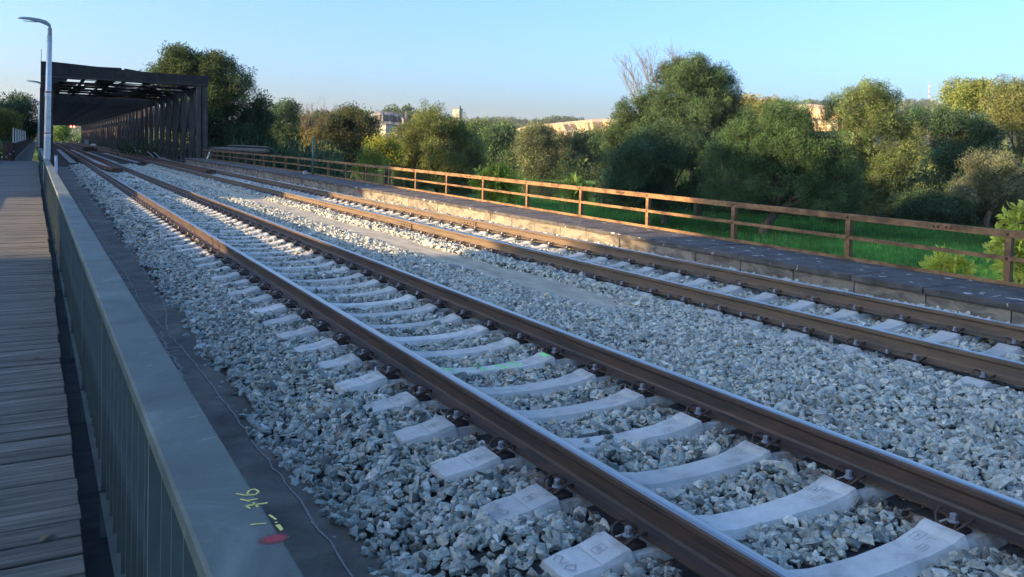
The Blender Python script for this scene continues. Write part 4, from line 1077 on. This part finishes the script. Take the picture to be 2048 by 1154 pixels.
# left of centre, behind the bridge
tree('big_tree', 'big dark tree rising right behind the bridge portal', 104, 430,
     [(358,120,34,22),(420,132,44,25),(382,152,58,34),(442,168,58,42),(470,212,62,52),(432,252,78,52),(500,262,38,38),(340,152,36,28),(480,295,58,28),(400,200,60,50),(515,225,24,40)], (.06,.095,.035), 'leaf', dens=2.1, r0=.5)
tree('tall_tree', 'slender dark tree right of the big one behind the bridge', 152, 570, [(572,228,27,22),(556,262,32,34),(582,284,34,38),(548,300,34,30)], OL, 'leaf')
tree('bare_tree', 'thin half bare tree with leafless twigs above the green pole', 142, 628, [(626,282,20,26),(640,300,22,22)], (.16,.15,.05), 'leaf', dens=.9,
     bare=[(626,290,612,222),(628,290,628,218),(630,290,648,222),(632,280,658,232),(622,290,602,236)])
tree('tall_tree', 'wide dark tree between the bare one and the yellow rounded tree', 148, 695, [(692,240,38,22),(668,270,38,34),(726,270,34,38),(690,312,58,38),(648,302,32,38),(735,310,30,30)], (.07,.085,.035), 'leaf')
# left edge
tree('dark_tree', 'dark tree at the left edge behind the walkway', 150, 30, [(36,215,28,18),(8,232,28,28),(52,242,22,28),(20,264,42,18),(-30,235,40,35),(66,262,12,18)], DG, 'leaf')
tree('golden_bush', 'golden-green sunlit bush at the left edge before the dark tree', 120, 6, [(4,245,26,22),(-20,250,30,30),(18,262,20,14)], (.17,.17,.04), 'willow')
tree('green_tree', 'bright green tree seen through the far end of the bridge', 340, 125, [(126,262,11,13),(122,275,12,10)], (.13,.22,.05), 'leaf')

# saplings just beyond the railing, with long pinnate leaves
def ash_spray(k):
    r = np.random.default_rng(300+k); V = []; F = []
    for i in range(6):
        a = 2*math.pi*i/6+r.uniform(-.4,.4); el = r.uniform(-.1,.7)
        t = np.array([math.cos(a)*math.cos(el), math.sin(a)*math.cos(el), math.sin(el)]); s = np.array([-math.sin(a), math.cos(a), 0.]); up = np.cross(t, s)
        for j in range(4):
            for sd in (-1, 1):
                p = t*(.35+.2*j) - np.array([0,0,.06*j*j*.5]); d2 = t*.55+s*sd*.8+up*-.15; d2 /= np.linalg.norm(d2); sv = np.cross(d2, up); l = .42; w2 = .085
                o = len(V); V += [tuple(p), tuple(p+d2*l*.45+sv*w2), tuple(p+d2*l), tuple(p+d2*l*.45-sv*w2)]; F.append((o,o+1,o+2,o+3))
    me = bpy.data.meshes.new('leaf_spray'); me.from_pydata(V, [], F); me.materials.append(MATS['leaf']); return me
LEAF['ash'] = [source('leaf_spray', ash_spray(k)) for k in range(4)]
def sapling(label, D, ub, lob, col, n=26, sc=.24):
    p = atD(ub, 500, D); z0 = base_z(p[0], p[1]); inv = np.array([p[0],p[1],z0])
    root = empty('sapling', tuple(inv)); tag(root, label, 'bush', 'saplings behind the rusty railing')
    b = MB(); P = []; r = np.random.default_rng(int(ub)); rr = random.Random(int(ub))
    for u, v, ru, rv in lob:
        c = Vector(atD(u, v, D)-inv); R_ = ru/FPX*D
        b.tube([(0,0,-.4),(c.x*.4+rr.uniform(-.2,.2),c.y*.4,c.z*.5),tuple(c)], [.05,.035,.012], 6)
        for q in range(n):
            dv = r.normal(size=3); dv /= np.linalg.norm(dv); P.append(np.array(c)+dv*np.array([R_,R_,rv/FPX*D])*r.uniform(.3,1))
            b.tube([tuple(c), tuple(P[-1])], [.008,.004], 4, cap=False)
    b.build('stem', 'bark', root); P = np.array(P); m_ = len(P)
    C = np.concatenate([np.clip(np.array(col)*np.exp(r.normal(0,.25,(m_,1))), 0, 1), np.ones((m_,1))], 1)
    stuff(scatter('foliage', 'ash', LEAF['ash'], P, r.uniform(0,6.28,(m_,3))*np.array([.3,.3,1]), sc*np.exp(r.normal(0,.2,m_)), root, col=C))
sapling('yellow-green sapling poking up behind the railing near the right edge', 14.5, 1900, [(1892,532,15,13),(1912,542,10,10)], (.55,.55,.09), 8, .25)  # leaf colour brightened to imitate sunlight; the plant stands in shade
sapling('tall leafy sapling behind the last railing post at the right edge', 13.6, 2035, [(2020,485,14,20),(2042,448,12,8),(2036,525,12,22),(2062,500,18,30)], (.52,.54,.09), 9, .25)  # sunlight put into the leaf colour here too
sapling('bright sapling behind the sunlit railing right of centre', 38, 992, [(990,360,16,12),(975,378,16,14),(1010,378,20,16),(1000,392,22,12)], (.34,.40,.06), 16, .62)
sapling('small light sapling behind the sunlit railing, right of the bright one', 46, 1152, [(1150,372,14,10),(1140,388,14,10),(1165,385,10,10)], (.26,.31,.06), 14, .55)
sapling('thin sapling before the dark pond behind the railing at left', 40, 812, [(808,372,8,16),(818,385,6,8)], (.09,.12,.04), 12, .28)

# meadow grass, reeds and wire fence
mask_n = 60000
az = rng.uniform(R(22), R(66), mask_n); Dm = 22+ (125-22)*rng.random(mask_n)**.75
gx_, gy_ = Dm*np.sin(az), Dm*np.cos(az); ok = (river_d(gx_, gy_) > 3) & (gx_ > 12); gx_, gy_ = gx_[ok], gy_[ok]
def tuft(k):
    r = np.random.default_rng(700+k); V = []; F = []
    for i in range(12):
        a = r.uniform(0, 6.28); p = np.array([r.uniform(-.35,.35), r.uniform(-.35,.35), 0]); h = r.uniform(.35,.8); ln = np.array([math.cos(a), math.sin(a), 0])*r.uniform(.05,.3); s = np.array([-math.sin(a), math.cos(a), 0])*.03
        o = len(V); V += [tuple(p-s), tuple(p+s), tuple(p+ln+np.array([0,0,h]))]; F.append((o,o+1,o+2))
    me = bpy.data.meshes.new('tuft'); me.from_pydata(V, [], F); me.materials.append(MATS['leaf']); return me
TUFT = [source('tuft', tuft(k)) for k in range(5)]
n = len(gx_); gzz = ground_z(gx_, gy_)
C = np.array([.065,.19,.038])*np.exp(rng.normal(0,.35,(n,1)))*np.clip(1+.3*wav(gx_, gy_, .12), .5, 1.7)[:,None]; C = np.concatenate([C, np.ones((n,1))], 1)
stuff(scatter('meadow_grass', 'tuft', TUFT, np.stack([gx_,gy_,gzz],-1), np.stack([np.zeros(n),np.zeros(n),rng.uniform(0,6.28,n)],-1), np.clip(np.hypot(gx_,gy_)/120+.15, 0, .9), col=C))
wf = empty('wire_fence', tuple(atD(1560,400,70)[:2])+(-6,)); tag(wf, 'thin wire fence on slender stakes across the shaded meadow', 'fence')
o0 = np.array(wf.location)
prevp = None
for k, u in enumerate(range(1520, 1760, 28)):
    p = onz(u, 500-(u-1520)*.10, -6.0); p[2] = base_z(p[0], p[1]); p = p-o0
    b = MB(); b.tube([tuple(p-np.array([0,0,.3])), tuple(p+np.array([0,0,1.15]))], .035, 6); b.build('stake', 'bark', wf)
    if prevp is not None:
        for h in (.5, 1.0): b = MB(); b.tube([tuple(prevp+np.array([0,0,h])), tuple(p+np.array([0,0,h]))], .006, 4); b.build('wire', 'bark', wf)
    prevp = p

# the wood on the near left bank, outside the picture: it shades the tracks and leaves one sunlit gap
def wood():
    P = []; r = np.random.default_rng(77)
    for k in range(2400):
        x = -r.uniform(44, 84); yq = r.uniform(-40, 330); y = yq - .15*x      # yq: where the light through here meets the bridge
        if 11.2 < yq < 29.6: continue
        h = np.interp(yq, [-40,9,11,30,34,48,54,86,95,140,330], [15.5,15.5,15,15,15.5,16,23.5,23.5,16,14,13])*r.uniform(.85,1.05)
        rad_ = r.uniform(3.0, 4.6)
        if yq > 29 and yq-rad_ < 29.2: rad_ = max(.8, yq-29.0)
        if yq < 12 and yq+rad_ > 11.8: rad_ = max(.8, 12.0-yq)
        if math.atan2(x+rad_, y) > R(-6.5) and y > 40: continue               # stays left of the picture
        z = r.uniform(-5, h-rad_*.8)
        if r.random() < .5: z = h-rad_
        n = int(2.6*rad_*rad_); dv = r.normal(size=(n,3)); dv /= np.linalg.norm(dv,axis=1)[:,None]
        P.append(np.array([x,y,z])+dv*rad_*(r.random((n,1))**.4))
    return np.concatenate(P)
P = wood(); n = len(P)
C = np.concatenate([np.array([.055,.09,.035])*np.exp(rng.normal(0,.2,(n,1))), np.ones((n,1))], 1)
stuff(scatter('left_bank_wood', 'mass', LEAF['mass'], P, rng.uniform(0,6.28,(n,3)), rng.uniform(1.3,1.9,n), col=C))

# ---- far woodland and forested hills
def band(n, u0, u1, D0, D1, hmin, hmax, col, name, zfun=None, var=.25, key='blob'):
    r = np.random.default_rng(hash(name) % 1000 if False else len(name)*13)
    az = r.uniform(az_of(u0), az_of(u1), n); D = D0+(D1-D0)*r.random(n)
    x, y = D*np.sin(az), D*np.cos(az); ok = (river_d(x, y) > 6)
    if zfun is not None: ok &= zfun(x, y)
    x, y, D = x[ok], y[ok], D[ok]; m_ = len(x); h = r.uniform(hmin, hmax, m_); z = ground_z(x, y)
    P = np.stack([x, y, z+h*.45], -1); s = np.stack([h*.42, h*.42, h*.58], -1)
    C = np.array(col)*np.exp(r.normal(0, var, (m_,1)))*np.exp(r.normal(0,.06,(m_,3))); C = np.concatenate([np.clip(C,0,1), np.ones((m_,1))], 1)
    stuff(scatter(name, key, LEAF[key], P, np.stack([np.zeros(m_),np.zeros(m_),r.uniform(0,6.28,m_)],-1), s, col=C))
band(1500, 420, 1330, 240, 620, 5, 11, (.10,.14,.05), 'far_bank_woodland')
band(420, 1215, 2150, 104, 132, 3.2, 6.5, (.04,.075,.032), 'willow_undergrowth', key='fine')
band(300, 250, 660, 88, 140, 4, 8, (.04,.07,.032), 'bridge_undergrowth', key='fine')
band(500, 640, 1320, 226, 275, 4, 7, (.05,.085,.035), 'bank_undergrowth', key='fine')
band(900, 1300, 2200, 170, 600, 6, 12, (.10,.13,.045), 'woodland_behind_willows')
band(800, -200, 420, 330, 900, 6, 12, (.09,.13,.045), 'woodland_beyond_bridge')
hz = lambda x, y: hill_h(x, y) > 7
def clear_cliff(x, y): return hill_h(x, y) > 7
band(6000, -200, 2300, 640, 1500, 7, 14, (.05,.085,.035), 'hill_forest', clear_cliff)
band(16000, -100, 2200, 1500, 3300, 12, 20, (.055,.085,.04), 'far_hill_forest', clear_cliff)

# ---- quarry faces and rocks
def cliff(name, tops, bots, D0, D1, mt, steps=4, nv=40, seed=1, jag=.012):
    r = np.random.default_rng(seed); us = np.linspace(tops[0][0], tops[-1][0], 90)
    V = []; F = []; jg = np.cumsum(r.normal(size=90))*.35; jg -= jg.mean()
    for i, u in enumerate(us):
        vt = np.interp(u, [a for a,_ in tops], [c for _,c in tops]); vb = np.interp(u, [a for a,_ in bots], [c for _,c in bots])
        for j in range(nv+1):
            t = j/nv; k = t*steps; fl = math.floor(min(k, steps-1e-6)); fr = k-fl
            dt = (fl + (0 if fr < .72 else (fr-.72)/.28))/steps     # steep faces with set-back benches
            D = D0+(D1-D0)*dt + (jg[i]*jag + r.normal()*jag*.12 + .0035*math.sin(u*.12+j*.05)+.0012*math.sin(u*.43+j*.12))*D0
            V.append(tuple(atD(u, vb+(vt-vb)*t, D)))
    n = nv+1
    for i in range(len(us)-1):
        for j in range(nv): F.append((i*n+j,(i+1)*n+j,(i+1)*n+j+1,i*n+j+1))
    me = bpy.data.meshes.new(name); me.from_pydata(V, [], F); me.materials.append(MATS[mt])
    return structure(put(name, me))
cliff('quarry_face', [(1030,258),(1060,250),(1100,247),(1140,243),(1190,238),(1240,237),(1300,243)], [(1030,268),(1100,274),(1160,278),(1300,284)], 1050, 1140, 'quarry', 2, 40, 2, .0012)
cliff('quarry_face', [(1560,212),(1620,208),(1680,214),(1720,226)], [(1560,262),(1720,262)], 1500, 1640, 'quarry', 2, 40, 3, .0012)
cliff('grey_rocks', [(728,242),(742,228),(760,222),(785,224),(800,228),(815,240)], [(728,262),(815,262)], 560, 600, 'rock_grey', 2, 30, 4, .0022)

# ---- the works with the pale tower
def bld(u0, u1, vtop, D, depth, mt, label, cat, name, roof=.8, wins=(0,0), rz=0.0, gable=False):
    a = atD(u0, 290, D); c = atD(u1, 290, D); p = (a+c)/2; wdt = np.linalg.norm((c-a)[:2]); top = atD((u0+u1)/2, vtop, D)[2]
    z0 = base_z(p[0], p[1])-1; h = top-z0; ang_ = -math.atan2(p[0], p[1])+rz
    root = empty(name, (p[0],p[1],z0), ang_); tag(root, label, cat)
    hw = wdt/2
    b = MB(); b.box(-hw,hw,0,depth,0,h); b.build('wall', mt, root)
    if gable:
        b = MB(); b.v += [(-hw-.4,-.4,h),(hw+.4,-.4,h),(hw+.4,depth+.4,h),(-hw-.4,depth+.4,h),(-hw-.4,depth/2,h+roof*3),(hw+.4,depth/2,h+roof*3)]
        b.f += [(0,1,5,4),(2,3,4,5),(0,4,3),(1,2,5),(3,2,1,0)]; b.mi += [0]*5; b.build('roof', 'roof_dark', root)
    else:
        b = MB(); b.box(-hw-.25,hw+.25,-.25,depth+.25,h,h+roof); b.build('roof', 'plaster_grey', root)
    nx, nz_ = wins
    for i in range(nx):
        for j in range(nz_):
            xw = -hw+wdt*(i+.5)/nx; zw = h*.45+h*.5*(j+.3)/nz_; ww = wdt/nx*.3; b = MB(); b.box(xw-ww,xw+ww,-.12,.05,zw,zw+min(2.0,h/nz_*.3)); b.build('window', 'window_dark', root)
    return root, hw, h
rt, hw, h = bld(903.5, 917.5, 218, 620, 7, 'plaster', 'tall pale cream tower of the works behind the olive willow', 'tower', 'works_tower', .5, rz=-.35)
b = MB(); b.box(-hw-.06,hw+.06,-.08,-.02,0,h*.22); b.build('base_cladding', 'plaster_grey', rt)
for z in (.45,.72): b = MB(); b.box(-hw-.03,hw+.03,-.06,-.005,h*z,h*z+.12); b.build('joint_band', 'plaster_grey', rt)
p = atD(920.5, 212, 622); zb_ = base_z(p[0], p[1])
ch = empty('chimney', (p[0],p[1],zb_)); tag(ch, 'slim grey chimney standing right beside the pale tower', 'chimney')
b = MB(); b.tube([(0,0,-1),(0,0,(p[2]-zb_)*.6),(0,0,p[2]-zb_)], [.75,.6,.5], 12); b.build('shaft', 'pipe_grey', ch, True)
b = MB(); b.tube([(0,0,p[2]-zb_-.6),(0,0,p[2]-zb_-.1)], .62, 12); b.build('rim', 'roof_dark', ch, True)
bld(884, 903, 240, 640, 10, 'plaster_grey', 'grey low works building left of the pale tower', 'building', 'works_building', wins=(3,2))
bld(757, 772, 250, 520, 8, 'plaster', 'small sunlit cream building below the grey rocks', 'building', 'cream_building', wins=(2,1), rz=-.5)
bld(772, 795, 256, 540, 8, 'plaster_grey', 'low grey building beside the small cream one', 'building', 'grey_building', wins=(4,1))
bld(797.5, 800.5, 226, 600, 2, 'rock_grey', 'thin grey concrete pillar right of the grey rocks', 'pillar', 'works_pillar', .2)
bld(808, 812, 224, 610, 3, 'plaster_grey', 'slim pale silo shaft left of the olive willow', 'silo', 'works_silo', .3)
bld(1066, 1078, 288, 420, 8, 'white_paint', 'small white house among the far bank trees', 'house', 'white_house', 1.0, (3,1), 0, True)
bld(1140, 1158, 301, 380, 8, 'plaster', 'low cream house half hidden on the far bank', 'house', 'cream_house', 1.0, (3,1), 0, True)
bld(956, 968, 292, 380, 8, 'plaster_grey', 'little grey house left of the white one in the trees', 'house', 'grey_house', 1.0, (2,1), 0, True)
# radio mast on the right-hand hill
p = atD(1857.5, 204, 2890); tp = atD(1858.8, 165, 2890); zb_ = base_z(p[0], p[1]); H = tp[2]-zb_
ms = empty('radio_mast', (p[0],p[1],zb_)); tag(ms, 'red and white lattice radio mast on the wooded hill at right', 'mast')
for k in range(9):
    b = MB(); z0 = H*k/9; z1 = H*(k+1)/9; w0 = 2.1-1.3*k/9; w1 = 2.1-1.3*(k+1)/9
    for sx, sy in ((-1,-1),(1,-1),(1,1),(-1,1)): b.bar((sx*w0,sy*w0,z0),(sx*w1,sy*w1,z1),.55,.55)
    for s in (-1,1): b.bar((-w0*s,-w0,z0),(w1*s,-w1,z1),.4,.4); b.bar((-w0,w0*s,z0),(-w1,-w1*s,z1),.4,.4)
    b.build('mast_section', 'white_paint' if k % 2 else 'red_paint', ms)

# ---- the evening air
def haze():
    mt = bpy.data.materials.new('haze'); mt.use_nodes = True; N, L = mt.node_tree.nodes, mt.node_tree.links
    for n in list(N):
        if n.type != 'OUTPUT_MATERIAL': N.remove(n)
    v = N.new('ShaderNodeVolumePrincipled'); v.inputs['Color'].default_value = (.80,.88,.95,1); v.inputs['Density'].default_value = .00006; v.inputs['Anisotropy'].default_value = 0.2
    L.new(v.outputs[0], N['Material Output'].inputs['Volume']); MATS['haze'] = mt
    b = MB(); b.box(-6100, 6100, -6100, 6100, -12, 260); stuff(b.build('haze', 'haze'))
haze()
